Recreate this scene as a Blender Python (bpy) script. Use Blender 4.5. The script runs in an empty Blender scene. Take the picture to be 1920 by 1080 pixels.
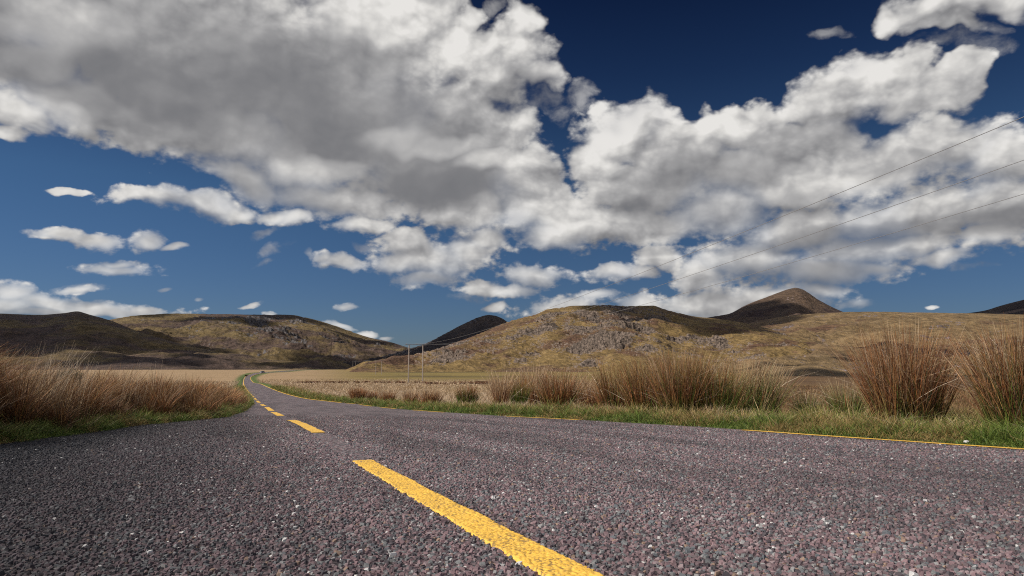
import bpy, math, random
import numpy as np
from math import radians, sin, cos, tan, pi, atan2, sqrt

# ------------------------------------------------------------------ camera, world, sun
sc = bpy.context.scene
F = 1321.0                      # focal length in pixels of the 1920 px wide picture
PITCH = math.atan(150.0 / F)
CAMH = 0.42
cam_d = bpy.data.cameras.new('camera')
cam_d.sensor_width = 36.0
cam_d.lens = 36.0 * F / 1920.0
cam_d.clip_start = 0.05
cam_d.clip_end = 60000
cam = bpy.data.objects.new('camera', cam_d)
sc.collection.objects.link(cam)
cam.location = (0, 0, CAMH)
cam.rotation_euler = (pi / 2 + PITCH, 0, 0)
sc.camera = cam
sc.view_settings.view_transform = 'Standard'
sc.view_settings.look = 'None'
sc.view_settings.exposure = 0.0
sc.view_settings.gamma = 1.0
sc.cycles.use_denoising = False
sc.cycles.filter_width = 1.1

SUN_AZ = radians(-112)          # measured from straight ahead (+Y), negative = left
SUN_EL = radians(42)
SUNV = np.array([sin(SUN_AZ) * cos(SUN_EL), cos(SUN_AZ) * cos(SUN_EL), sin(SUN_EL)])
sd = bpy.data.lights.new('sun', 'SUN')
sd.energy = 5.0
sd.angle = radians(0.5)
sd.color = (1.0, 0.94, 0.84)
sun = bpy.data.objects.new('sun', sd)
sc.collection.objects.link(sun)
from mathutils import Vector
sun.rotation_euler = Vector(SUNV).to_track_quat('Z', 'Y').to_euler()

def pdir(px, py):
    """unit direction in the world of a point of the photograph"""
    a = (px - 960) / F
    b = (540 - py) / F
    d = np.array([a, cos(PITCH) - b * sin(PITCH), sin(PITCH) + b * cos(PITCH)])
    return d / np.linalg.norm(d)

def azel(px, py):
    d = pdir(px, py)
    return np.array([atan2(d[0], d[1]), math.asin(d[2])])

def at(px, py, Y):
    """point at forward distance Y seen at px, py"""
    d = pdir(px, py)
    return np.array([d[0] / d[1] * Y, Y, CAMH + d[2] / d[1] * Y])

world = bpy.data.worlds.new('World')
sc.world = world
world.use_nodes = True
wt = world.node_tree
wt.nodes.clear()

class G:
    """tiny helper for writing node graphs"""
    def __init__(s, tree): s.t = tree
    def n(s, typ, **kw):
        nd = s.t.nodes.new(typ)
        for k, v in kw.items(): setattr(nd, k, v)
        return nd
    def put(s, sock, v):
        if v is None: return
        if hasattr(v, 'default_value') or isinstance(v, bpy.types.NodeSocket): s.t.links.new(v, sock)
        else:
            if hasattr(sock.default_value, '__len__') and not hasattr(v, '__len__'): v = (v,) * len(sock.default_value)
            if hasattr(sock.default_value, '__len__') and len(sock.default_value) == 4 and len(v) == 3: v = tuple(v) + (1,)
            sock.default_value = v
    def m(s, op, a, b=None, c=None, clamp=False):
        nd = s.n('ShaderNodeMath', operation=op, use_clamp=clamp)
        for i, v in enumerate((a, b, c)):
            if v is not None: s.put(nd.inputs[i], v)
        return nd.outputs[0]
    def v(s, op, a, b=None, sc_=None):
        nd = s.n('ShaderNodeVectorMath', operation=op)
        s.put(nd.inputs[0], a)
        if b is not None: s.put(nd.inputs[1], b)
        if sc_ is not None: s.put(nd.inputs['Scale'], sc_)
        return nd.outputs['Value'] if op in ('DOT_PRODUCT', 'LENGTH', 'DISTANCE') else nd.outputs['Vector']
    def noise(s, vec, scale, detail=4, rough=0.5, dist=0.0, out='Fac', dims='3D', lac=2.0):
        nd = s.n('ShaderNodeTexNoise', noise_dimensions=dims)
        if vec is not None: s.put(nd.inputs['Vector'], vec)
        nd.inputs['Scale'].default_value = scale
        nd.inputs['Detail'].default_value = detail
        nd.inputs['Roughness'].default_value = rough
        nd.inputs['Lacunarity'].default_value = lac
        nd.inputs['Distortion'].default_value = dist
        return nd.outputs[out]
    def voro(s, vec, scale, feature='F1', rnd=1.0, dims='3D'):
        nd = s.n('ShaderNodeTexVoronoi', feature=feature, voronoi_dimensions=dims)
        s.put(nd.inputs['Vector'], vec)
        nd.inputs['Scale'].default_value = scale
        nd.inputs['Randomness'].default_value = rnd
        return nd
    def ramp(s, fac, stops, interp='LINEAR'):
        nd = s.n('ShaderNodeValToRGB')
        cr = nd.color_ramp
        cr.interpolation = interp
        while len(cr.elements) < len(stops): cr.elements.new(0.5)
        for e, (p, c) in zip(cr.elements, stops):
            e.position = p
            if not hasattr(c, '__len__'): c = (c, c, c)
            e.color = tuple(c) + (1,) if len(c) == 3 else c
        s.put(nd.inputs[0], fac)
        return nd.outputs[0]
    def mix(s, fac, a, b, blend='MIX'):
        nd = s.n('ShaderNodeMix', data_type='RGBA', blend_type=blend)
        s.put(nd.inputs['Factor'], fac)
        s.put(nd.inputs[6], a)
        s.put(nd.inputs[7], b)
        return nd.outputs[2]
    def rng(s, val, a, b, c=0.0, d=1.0, smooth=True):
        nd = s.n('ShaderNodeMapRange', interpolation_type='SMOOTHSTEP' if smooth else 'LINEAR')
        s.put(nd.inputs[0], val)
        for i, v in enumerate((a, b, c, d)): s.put(nd.inputs[1 + i], v)
        return nd.outputs[0]
    def sep(s, vec):
        nd = s.n('ShaderNodeSeparateXYZ'); s.put(nd.inputs[0], vec); return nd.outputs
    def comb(s, x, y, z=0.0):
        nd = s.n('ShaderNodeCombineXYZ')
        for i, v in enumerate((x, y, z)): s.put(nd.inputs[i], v)
        return nd.outputs[0]

# cloud bodies: centre, half axes, tilt, all as they stand in the sky (converted to azimuth and elevation)
SOLID = [
 # great grey cloud
 (150,-20,470,170,8),(420,90,420,190,20),(640,200,330,180,22),(820,300,250,130,18),(700,60,190,170,0),
 (900,120,105,70,25),(985,48,44,34,20),(965,105,70,60,0),(1005,150,50,30,10),(885,35,30,22,0),
 (930,240,90,60,0),(985,330,80,70,10),(1010,390,110,60,0),(300,230,170,55,18),(130,170,150,70,15),(800,10,60,80,0),
 (30,205,80,38,10),(10,245,40,18,0),
 (460,330,110,40,20),(430,250,170,60,16),(60,110,120,60,0),(330,180,120,60,10),(560,300,120,60,20),(620,370,150,40,12),(870,395,120,45,0),
 # right hand mass
 (1170,250,110,62,-10),(1120,300,75,60,0),(1270,290,120,70,0),(1215,345,150,60,0),(1400,245,110,60,0),(1340,240,60,45,0),
 (1500,270,140,60,-10),(1560,190,95,60,-15),(1640,150,110,58,-5),(1720,190,90,45,-10),(1800,140,50,34,-25),(1760,170,60,30,0),
 (1400,330,160,60,0),(1090,415,130,48,0),(1040,440,80,28,0),(1230,420,150,45,0),(1350,400,130,50,0),(1500,350,200,60,-10),
 (1650,300,200,60,-12),(1780,270,150,45,-10),(1880,290,120,60,0),(1700,400,240,60,-10),(1880,380,120,80,0),(1500,440,170,50,-10),
 (1400,490,140,45,-5),(1310,520,60,38,0),(1620,470,180,40,-8),(1560,510,150,30,0),(1450,560,140,28,0),(1330,570,130,30,0),
 (1200,570,60,22,0),(1640,510,50,18,0),(1760,485,80,18,-8),(1860,440,80,30,-10),(1240,480,60,30,0),(1680,460,150,35,-5),(1540,545,60,20,0),
 # centre lower
 (690,425,65,22,-5),(760,455,50,28,0),(810,490,110,45,5),(870,470,60,35,0),(800,525,70,18,0),(740,495,45,20,0),(560,405,45,18,0),
 (640,495,60,15,3),(910,445,60,25,0),(610,488,30,12,0),
 # right centre low
 (1000,520,75,24,0),(1150,515,65,20,-3),(905,545,45,18,0),(925,577,30,10,0),(960,548,60,16,0),(1060,575,85,20,-6),(1120,555,40,12,0),(1200,510,40,16,0),
 # left row
 (290,370,95,22,3),(380,378,100,24,8),(440,392,50,20,10),(520,402,50,14,0),
 (110,435,70,15,10),(185,452,55,16,5),(275,455,32,18,0),(315,465,28,8,-10),(215,503,85,13,2),(225,493,45,10,0),
 # low left bank
 (20,545,60,24,0),(90,565,90,22,10),(190,580,80,14,8),(270,582,45,12,0),(0,570,80,25,0),(150,585,200,14,0),
 (470,572,24,6,-15),(645,576,26,8,-5),(505,585,16,6,0),(690,628,30,8,3),(640,612,30,7,12),(725,634,16,5,0),(1750,580,16,4,0),
 # top right
 (1760,20,110,34,-5),(1680,38,46,20,0),(1860,5,90,30,0),(1765,50,75,26,5),(860,190,90,60,0),
 (130,352,38,8,0),(150,542,50,10,0)]
WISP = [(500,435,42,12,-20),(525,465,48,14,-15),(1075,200,70,26,-15),(1088,172,44,26,-20),(1800,90,110,34,0),(1150,188,40,12,0),(1560,60,50,14,-10),(1840,60,60,18,0),
 (1010,190,60,30,0),(940,190,60,30,0),(150,540,60,14,0),(375,562,12,5,0),(315,540,14,5,0),(500,490,30,8,-10),(920,20,50,18,-20),
 (1560,400,80,20,0),(1900,250,60,20,0),(1480,590,60,10,0),(1600,575,60,12,0),(880,560,50,14,0),(690,470,30,12,0),(580,480,14,12,60),
 (1820,500,60,10,0),(130,590,70,8,0)]
GREY = [ # the shaded undersides, weight last
 (260,150,430,120,14,1.0),(540,190,300,130,24,1.0),(720,250,260,120,15,.95),(820,345,160,55,5,1.05),(500,330,200,45,20,.8),(330,60,300,90,10,.7),(90,110,110,60,10,.7),(680,330,160,50,10,.8),(640,120,160,90,0,.8),
 (1330,330,190,55,-4,.75),(1560,250,160,36,-8,.45),(1250,385,130,45,0,.7),(1480,390,150,42,-6,.55),(1620,330,120,40,-8,.35),(1400,300,90,60,0,.55),(1620,440,250,28,-10,.8),(1500,520,200,28,0,.85),(1430,570,160,18,0,.45),
 (1850,420,140,34,-8,.85),(1750,330,160,28,-8,.55),(1130,470,150,14,0,.6),(830,530,110,13,0,.5),(100,592,220,16,0,.45),
 (1000,530,80,10,0,.4),(1820,45,70,16,0,.35),(960,440,70,22,0,.35),(980,180,70,40,0,.7),(1100,440,90,18,0,.3),
 (380,400,110,8,5,.3),(120,450,70,7,8,.3),(215,511,80,5,0,.3),(1650,215,110,30,-12,.35),(30,215,90,20,0,.25)]
BRIGHT = [(880,85,60,28,20),(985,50,40,24,0),(740,255,70,26,0),(830,270,80,22,-8),(600,315,80,26,5),(1140,250,60,50,0),(700,20,110,50,0),
 (1340,235,60,30,0),(1650,130,90,26,0),(1060,410,110,30,0),(1580,350,160,26,-12),(1300,500,60,24,0),(120,40,120,50,0),(60,190,110,26,14),(930,300,70,26,0),(1240,215,60,22,0)]

def blob(g, P, b):
    c = azel(b[0], b[1])
    th = radians(b[4])
    a = azel(b[0] + b[2] * cos(th), b[1] + b[2] * sin(th)) - c
    e = azel(b[0] - b[3] * sin(th), b[1] + b[3] * cos(th)) - c
    mp = g.n('ShaderNodeMapping', vector_type='TEXTURE')
    g.put(mp.inputs[0], P)
    mp.inputs['Location'].default_value = (c[0], c[1], 0)
    mp.inputs['Rotation'].default_value = (0, 0, atan2(a[1], a[0]))
    mp.inputs['Scale'].default_value = (np.hypot(*a), np.hypot(*e), 1)
    return g.v('DOT_PRODUCT', mp.outputs[0], mp.outputs[0])

def after(g, P, val):
    """P, evaluated only once val is known: keeps the long chain of blobs inside the shader's small stack"""
    return g.v('ADD', P, g.v('SCALE', (1, 1, 1), sc_=g.m('MULTIPLY', val, 1e-7)))

def blobs(g, P, lst, k, weight=None):
    acc = None
    for i, b in enumerate(lst):
        if i % 6 == 0 and acc is not None: P = after(g, P, acc)
        d = blob(g, P, b)
        if weight is not None: d = weight(d, b)
        acc = d if acc is None else g.m('SMOOTH_MAX' if weight is not None else 'SMOOTH_MIN', acc, d, k)
    return acc

LUM = [(0.0, (0.13, 0.135, 0.15)), (0.2, (0.215, 0.215, 0.225)), (0.5, (0.42, 0.415, 0.415)), (0.8, (0.70, 0.685, 0.66)), (1.0, (0.86, 0.84, 0.81))]
def base_nodes(w, vec):
    """clear sky colour and the cloud noises for a direction vec"""
    class R: pass
    r = R()
    dx, dy, dz = w.sep(vec)
    AZ = w.m('ARCTAN2', dx, dy)
    EL = w.m('ARCSINE', dz)
    P0 = w.comb(AZ, EL, 0.0)
    amp = w.rng(EL, 0.0, 0.35, 0.35, 1.0, smooth=False)
    n1 = w.v('SUBTRACT', w.noise(P0, 9.0, 1, 0.5, out='Color'), (0.5, 0.5, 0.5))
    n2 = w.v('SUBTRACT', w.noise(P0, 26.0, 1, 0.5, out='Color'), (0.5, 0.5, 0.5))
    wp = w.v('ADD', w.v('SCALE', n1, sc_=0.055), w.v('SCALE', n2, sc_=0.030))
    P1 = w.v('ADD', P0, w.v('SCALE', wp, sc_=amp))
    P1 = w.v('MULTIPLY', P1, (1, 1, 0))
    pn = w.v('MULTIPLY', w.v('ADD', P0, w.v('SCALE', w.v('ADD', n1, n2), sc_=0.016)), (1.0, 1.35, 0.0))
    def puffs(P, det):
        vn = w.n('ShaderNodeTexVoronoi', feature='SMOOTH_F1', voronoi_dimensions='2D')
        w.put(vn.inputs['Vector'], P)
        vn.inputs['Scale'].default_value = 24.0; vn.inputs['Detail'].default_value = det
        vn.inputs['Roughness'].default_value = 0.45; vn.inputs['Lacunarity'].default_value = 2.3
        vn.inputs['Smoothness'].default_value = 0.6
        return w.m('ADD', w.m('MULTIPLY', vn.outputs['Distance'], -0.62), w.m('MULTIPLY', w.noise(P, 17.0, det + 2, 0.52), 0.75))
    bill = puffs(pn, 2)
    bill2 = puffs(w.v('ADD', pn, (-0.008, 0.013, 0)), 1)
    r.bl = w.m('ADD', bill, 0.12)
    r.f2 = w.m('SUBTRACT', w.noise(w.v('MULTIPLY', P0, (1, 1.5, 0)), 62.0, 3, 0.55), 0.5)
    bulk = w.m('SUBTRACT', w.noise(P1, 9.0, 2, 0.45), w.noise(w.v('ADD', P1, (-0.014, 0.030, 0)), 9.0, 2, 0.45))
    r.reln = w.m('ADD', w.m('ADD', w.m('MULTIPLY', w.m('SUBTRACT', bill, bill2), 0.42), w.m('MULTIPLY', bulk, 0.9)), w.m('ADD', w.m('MULTIPLY', r.bl, 0.30), w.m('MULTIPLY', r.f2, 0.22)))
    r.f2k = w.rng(EL, 0.10, 0.34, 2.8, 0.8)
    edge = w.noise(P0, 7.0, 1, 0.5)
    r.soft = w.m('MULTIPLY', w.rng(edge, 0.35, 0.65, 0.62, 1.2), w.rng(EL, 0.12, 0.30, 1.55, 1.0))
    r.mottle = w.noise(P1, 7.0, 3, 0.5)
    sky = w.n('ShaderNodeTexSky', sky_type='NISHITA', sun_disc=False)
    w.put(sky.inputs[0], vec)
    sky.sun_elevation = SUN_EL
    sky.sun_rotation = SUN_AZ
    sky.altitude = 100
    sky.air_density = 1.0
    sky.dust_density = 0.2
    sky.ozone_density = 3.0
    # what the polarising filter in front of the lens does to a clear sky: deeper away from the horizon
    tint = w.ramp(w.m('DIVIDE', EL, 0.8), [(0.0, (0.215, 0.275, 0.41)), (0.12, (0.205, 0.28, 0.415)), (0.3, (0.195, 0.29, 0.39)), (0.5, (0.09, 0.145, 0.24)), (0.65, (0.045, 0.075, 0.15)), (1.0, (0.04, 0.065, 0.13))])
    pol = w.rng(AZ, -0.6, 0.3, 1.25, 0.88)
    r.sky = w.v('SCALE', w.v('MULTIPLY', sky.outputs[0], tint), sc_=w.m('MULTIPLY', pol, SKY_K))
    r.P1 = P1; r.pn = pn
    return r
SKY_K = 0.1

def near_tile(b, t, grow):
    """whether a blob, grown by the reach of its soft edge, can touch a tile of the sky"""
    th = radians(b[4]); L = []
    for k in range(16):
        q = k * pi / 8
        x = b[2] * cos(q) * grow; y = b[3] * sin(q) * grow
        L.append(azel(b[0] + x * cos(th) - y * sin(th), b[1] + x * sin(th) + y * cos(th)))
    L = np.array(L); lo = L.min(0) - 0.06; hi = L.max(0) + 0.06
    return lo[0] < t[1] and hi[0] > t[0] and lo[1] < t[3] and hi[1] > t[2]

def cloud_colour(w, r, D1, D2, wisp, grey, bri, wn):
    Dn = w.m('ADD', w.m('ADD', D1, 0.20), w.m('MULTIPLY', w.m('ADD', w.m('MULTIPLY', r.bl, 1.5), w.m('MULTIPLY', r.f2, r.f2k)), w.rng(D1, 0.85, 0.10)))
    cov = w.rng(Dn, 0.0, r.soft)
    if wisp is not None:
        wc = w.m('MULTIPLY', w.rng(w.m('ADD', w.m('SUBTRACT', 1.0, wisp), w.m('MULTIPLY', w.m('SUBTRACT', wn, 0.55), 3.2)), 0.0, 1.3), 0.45)
        cov = w.m('MAXIMUM', cov, wc)
    rel = w.m('MULTIPLY', w.m('SUBTRACT', D1, D2), 0.22)
    rel = w.m('MAXIMUM', w.m('MINIMUM', rel, 0.18), -0.20)
    reln = r.reln
    if grey is not None: reln = w.m('MULTIPLY', reln, w.m('SUBTRACT', 1.0, w.m('MULTIPLY', grey, 0.88)))
    lum = w.m('ADD', w.m('ADD', 0.60, rel), reln)
    if grey is not None: lum = w.m('SUBTRACT', lum, w.m('MULTIPLY', grey, 0.38))
    if bri is not None: lum = w.m('ADD', lum, w.m('MULTIPLY', w.rng(bri, 1.8, 0.0), 0.27))
    lum = w.m('ADD', lum, w.m('MULTIPLY', w.m('SUBTRACT', r.mottle, 0.5), 0.50))
    lum = w.m('MAXIMUM', w.m('MINIMUM', lum, 0.92), 0.12)
    return w.mix(cov, r.sky, w.ramp(lum, LUM))

def tile_material(t):
    m = bpy.data.materials.new('sky_and_cloud')
    m.use_nodes = True
    m.cycles.emission_sampling = 'NONE'
    m.node_tree.nodes.clear()
    w = G(m.node_tree)
    geo = w.n('ShaderNodeNewGeometry')
    r = base_nodes(w, w.v('NORMALIZE', geo.outputs['Position']))
    S = [b for b in SOLID if near_tile(b, t, 1.7)]
    W = [b for b in WISP if near_tile(b, t, 1.7)]
    Gy = [b for b in GREY if near_tile(b, t, 1.3)]
    B = [b for b in BRIGHT if near_tile(b, t, 1.5)]
    P = r.P1
    def fld(P): return w.m('SUBTRACT', 1.0, w.m('MINIMUM', blobs(w, P, S, 0.22), 3.2))
    wi = gr = br = wn = None
    if S:
        D1 = fld(P)
        D2 = fld(after(w, w.v('ADD', P, (-0.006, 0.017, 0)), D1))
        P = after(w, P, D2)
    else: D1 = D2 = w.m('ADD', -2.2, 0.0)
    if W:
        wi = blobs(w, P, W, 0.3); P = after(w, P, wi)
        wn = w.noise(r.pn, 34.0, 4, 0.55, 0.0)
    if Gy: gr = blobs(w, P, Gy, 0.15, lambda d, b: w.m('MULTIPLY', w.rng(d, 1.5, 0.0), b[5])); P = after(w, P, gr)
    if B: br = blobs(w, P, B, 0.3)
    em = w.n('ShaderNodeEmission')
    w.put(em.inputs[0], cloud_colour(w, r, D1, D2, wi, gr, br, wn))
    o = w.n('ShaderNodeOutputMaterial')
    m.node_tree.links.new(em.outputs[0], o.inputs[0])
    return m

def build_sky(R=30000.0, az0=-0.9, az1=0.9, el0=-0.06, el1=0.66, na=10, ne=6, sub=6):
    """the part of the sky dome that carries the photographed clouds; the world continues it all round"""
    me = bpy.data.meshes.new('sky')
    A = np.linspace(az0, az1, na * sub + 1); E = np.linspace(el0, el1, ne * sub + 1)
    vs = [(R * sin(a) * cos(e), R * cos(a) * cos(e), R * sin(e)) for e in E for a in A]
    W_ = len(A); fs = []; mi = []
    for j in range(len(E) - 1):
        for i in range(len(A) - 1):
            k = j * W_ + i
            fs.append((k, k + W_, k + W_ + 1, k + 1)); mi.append((j // sub) * na + i // sub)
    me.from_pydata(vs, [], fs)
    for j in range(ne):
        for i in range(na):
            me.materials.append(tile_material((A[i * sub], A[(i + 1) * sub], E[j * sub], E[(j + 1) * sub])))
    me.polygons.foreach_set('material_index', mi)
    o = bpy.data.objects.new('sky', me)
    sc.collection.objects.link(o)
    o['kind'] = 'structure'
build_sky()

w = G(wt)
tc = w.n('ShaderNodeTexCoord')
SKY_K = 1.6
r = base_nodes(w, tc.outputs['Generated'])
fD = w.rng(w.noise(tc.outputs['Generated'], 3.0, 2, 0.5), 0.40, 0.62, -1.2, 1.2)
LUM = [(p, tuple(10 * c for c in col)) for p, col in LUM]
bgn = w.n('ShaderNodeBackground')
w.put(bgn.inputs[0], cloud_colour(w, r, fD, fD, None, None, None, None))
bgn.inputs[1].default_value = 0.15
wo = w.n('ShaderNodeOutputWorld')
wt.links.new(bgn.outputs[0], wo.inputs[0])
world.cycles.sampling_method = 'MANUAL'
world.cycles.sample_map_resolution = 512

# ------------------------------------------------------------------ helpers
rs = np.random.RandomState(7)
_perm = rs.permutation(512)
_ga = np.linspace(0, 2 * pi, 64, endpoint=False)
def perlin(x, y, seed=0):
    x = np.asarray(x, float) + seed * 17.31; y = np.asarray(y, float) - seed * 9.77
    xi = np.floor(x).astype(np.int64); yi = np.floor(y).astype(np.int64)
    fx = x - xi; fy = y - yi
    u = fx * fx * fx * (fx * (fx * 6 - 15) + 10); v = fy * fy * fy * (fy * (fy * 6 - 15) + 10)
    def gr(ix, iy, dx, dy):
        h = _ga[_perm[(_perm[ix & 511] + iy) & 511] & 63]
        return np.cos(h) * dx + np.sin(h) * dy
    a = gr(xi, yi, fx, fy); b = gr(xi + 1, yi, fx - 1, fy)
    c = gr(xi, yi + 1, fx, fy - 1); d = gr(xi + 1, yi + 1, fx - 1, fy - 1)
    return ((a + (b - a) * u) * (1 - v) + (c + (d - c) * u) * v) * 1.5
def fbm(x, y, octv=5, seed=0, gain=0.5, ridged=False):
    s = 0; a = 1.0; n = 0; f = 1.0
    for i in range(octv):
        p = perlin(x * f, y * f, seed + i)
        if ridged: p = 1 - 2 * np.abs(p)
        s = s + a * p; n += a; a *= gain; f *= 2.03
    return s / n
def sstep(x, a, b):
    t = np.clip((x - a) / (b - a), 0, 1)
    return t * t * (3 - 2 * t)

def mesh_np(name, V, faces, mats=(), parent=None, attrs=None, smooth=False, mi=None):
    """faces: list of int arrays (n, k), each of one face size"""
    me = bpy.data.meshes.new(name)
    V = np.asarray(V, np.float32)
    me.vertices.add(len(V)); me.vertices.foreach_set('co', V.ravel())
    faces = [np.asarray(f, np.int32) for f in faces if len(f)]
    tot = np.concatenate([np.full(len(f), f.shape[1], np.int32) for f in faces])
    idx = np.concatenate([f.ravel() for f in faces])
    me.loops.add(len(idx)); me.loops.foreach_set('vertex_index', idx)
    me.polygons.add(len(tot))
    me.polygons.foreach_set('loop_start', np.concatenate([[0], np.cumsum(tot)[:-1]]).astype(np.int32))
    me.polygons.foreach_set('loop_total', tot)
    if mi is not None: me.polygons.foreach_set('material_index', np.asarray(mi, np.int32))
    me.polygons.foreach_set('use_smooth', np.full(len(tot), smooth))
    me.update(calc_edges=True)
    for m in mats: me.materials.append(m)
    for k, a in (attrs or {}).items():
        a = np.asarray(a, np.float32)
        if a.ndim == 1:
            at_ = me.attributes.new(k, 'FLOAT', 'POINT'); at_.data.foreach_set('value', a)
        else:
            at_ = me.attributes.new(k, 'FLOAT_COLOR', 'POINT')
            at_.data.foreach_set('color', np.hstack([a[:, :3], np.ones((len(a), 1))]).astype(np.float32).ravel())
    o = bpy.data.objects.new(name, me)
    sc.collection.objects.link(o)
    if parent is not None: o.parent = parent
    return o
def grid_faces(nr, nc):
    i = (np.arange(nr - 1)[:, None] * nc + np.arange(nc - 1)[None, :]).ravel()
    return np.stack([i, i + 1, i + nc + 1, i + nc], 1)
def tag(o, label=None, cat=None, group=None, kind=None):
    if label: o['label'] = label
    if cat: o['category'] = cat
    if group: o['group'] = group
    if kind: o['kind'] = kind
    return o
def empty(name, loc, rz=0.0):
    o = bpy.data.objects.new(name, None); sc.collection.objects.link(o)
    o.location = loc; o.rotation_euler = (0, 0, rz); return o
def material(name, rough=0.9):
    m = bpy.data.materials.new(name); m.use_nodes = True
    g = G(m.node_tree)
    p = m.node_tree.nodes['Principled BSDF']
    p.inputs['Roughness'].default_value = rough
    p.inputs['Specular IOR Level'].default_value = 0.25
    return m, g, p
def attr(g, name, out='Fac'):
    return g.n('ShaderNodeAttribute', attribute_name=name).outputs[out]
def flat(name, col, rough=0.8, metal=0.0, spec=0.25):
    m, g, p = material(name, rough)
    tcx = g.n('ShaderNodeTexCoord')
    n = g.noise(tcx.outputs['Object'], 14.0, 4, 0.6)
    g.put(p.inputs['Base Color'], g.ramp(n, [(0.3, tuple(0.8 * c for c in col)), (0.7, tuple(min(1, 1.15 * c) for c in col))]))
    p.inputs['Metallic'].default_value = metal
    p.inputs['Specular IOR Level'].default_value = spec
    return m

def voro_h(x, y, s):
    """rounded stone tops under the paint"""
    x = x / s; y = y / s
    xi = np.floor(x); yi = np.floor(y); best = np.full(x.shape, 9.0)
    for i in (-1, 0, 1):
        for j in (-1, 0, 1):
            cx = xi + i; cy = yi + j
            hx = np.abs(np.sin(cx * 127.1 + cy * 311.7) * 43758.5453) % 1; hy = np.abs(np.sin(cx * 269.5 + cy * 183.3) * 43758.5453) % 1
            best = np.minimum(best, (cx + 0.1 + hx * .8 - x) ** 2 + (cy + 0.1 + hy * .8 - y) ** 2)
    return np.sqrt(best)

# ------------------------------------------------------------------ lie of the land
def slope_of(py): d = pdir(960, py); return d[2] / d[1]
NEAR_S = -0.034
def near_Y(py): return CAMH / (NEAR_S - slope_of(py))
_rows = [  # picture row, distance ahead, left yellow line, right yellow line
 (807, near_Y(807), 588, 1390), (780, 13.6, 526, 940), (766, 24.5, 503, 735), (758, 33.5, 490, 666), (745, 66, 476, 561),
 (735, 95, 465.5, 525), (727, 123, 459.6, 504.7), (720, 180, 456.8, 488.5), (716, 262, 456.6, 473.5), (706, 400, 461.3, 472.3),
 (702.5, 460, 467, 480), (699.2, 550, 480, 498), (697, 680, 516, 534), (694.6, 860, 545, 557), (693, 1100, 585, 592)]
_pY = []; _pz = []; _lx = []; _rx = []
for py, Y, l, r_ in _rows:
    a = at(l, py, Y); b = at(r_, py, Y)
    _pY.append(Y); _pz.append(a[2]); _lx.append(a[0]); _rx.append(b[0])
L1080 = at(1060, 1080, near_Y(1080)); L865 = at(682, 865, near_Y(865))
R1920 = at(1920, 843, near_Y(843))
def ext(A, B, Y):  # straight on from A through B
    return A[0] + (B[0] - A[0]) * (Y - A[1]) / (B[1] - A[1])
LY = [-14, L1080[1], L865[1]] + _pY; LXs = [ext(L865, L1080, -14), L1080[0], L865[0]] + _lx
RY = [-14, R1920[1]] + _pY; RXs = [ext((_rx[0], _pY[0]), R1920, -14), R1920[0]] + _rx
def smooth_interp(xs, ys):
    """monotone cubic"""
    xs = np.array(xs, float); ys = np.array(ys, float)
    h = np.diff(xs); d = np.diff(ys) / h
    m = np.zeros(len(xs)); m[0] = d[0]; m[-1] = d[-1]
    for i in range(1, len(xs) - 1):
        m[i] = 0 if d[i - 1] * d[i] <= 0 else (h[i - 1] + h[i]) / (h[i] / d[i - 1] + h[i - 1] / d[i])
    def f(x):
        x = np.asarray(x, float)
        xc = np.clip(x, xs[0], xs[-1])
        i = np.clip(np.searchsorted(xs, xc) - 1, 0, len(xs) - 2)
        t = (xc - xs[i]) / h[i]
        r = (ys[i] * (1 + 2 * t) * (1 - t) ** 2 + m[i] * h[i] * t * (1 - t) ** 2 + ys[i + 1] * t * t * (3 - 2 * t) + m[i + 1] * h[i] * t * t * (t - 1))
        return r + np.where(x < xs[0], (x - xs[0]) * m[0], 0) + np.where(x > xs[-1], (x - xs[-1]) * m[-1], 0)
    return f
lineL = smooth_interp(LY, LXs); lineR = smooth_interp(RY, RXs)
_zY = [-30, 0, 4] + _pY + [2400, 4200, 9000]
_zz = [-30 * NEAR_S, 0, 4 * NEAR_S] + _pz + [CAMH + slope_of(690.5) * 2400, CAMH + slope_of(689.5) * 4200, 3.0]
zprof = smooth_interp(_zY, _zz)
# left edge of the asphalt: the lay-by, then the road's own edge
LB = [(833, 0), (825, 60), (806, 205), (795, 285), (786, 395), (777, 436), (769, 460), (763, 468)]
_by = []; _bx = []
zr = [slope_of(p[0]) for p in LB]
for (py, px), s_ in zip(LB, zr):
    Yg = np.linspace(3, 60, 4000); k = np.argmin(np.abs((zprof(Yg) - CAMH) / Yg - s_))
    q = at(px, py, Yg[k]); _by.append(q[1]); _bx.append(q[0])
LBx = smooth_interp([-14] + _by + [_by[-1] + 6, 60, 100, 1100],
                    [_bx[0] + 1.0] + _bx + [lineL(_by[-1] + 6) - 0.45, lineL(60) - 0.35, lineL(100) - 0.3, lineL(1100) - 0.3])
def edgeL(Y): return np.where(Y < _by[-1] + 6, LBx(Y), np.minimum(lineL(Y) - 0.35, LBx(np.maximum(Y, 60)) * 0 + lineL(Y) - 0.3))
def edgeR(Y): return lineR(Y) + 0.10

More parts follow.
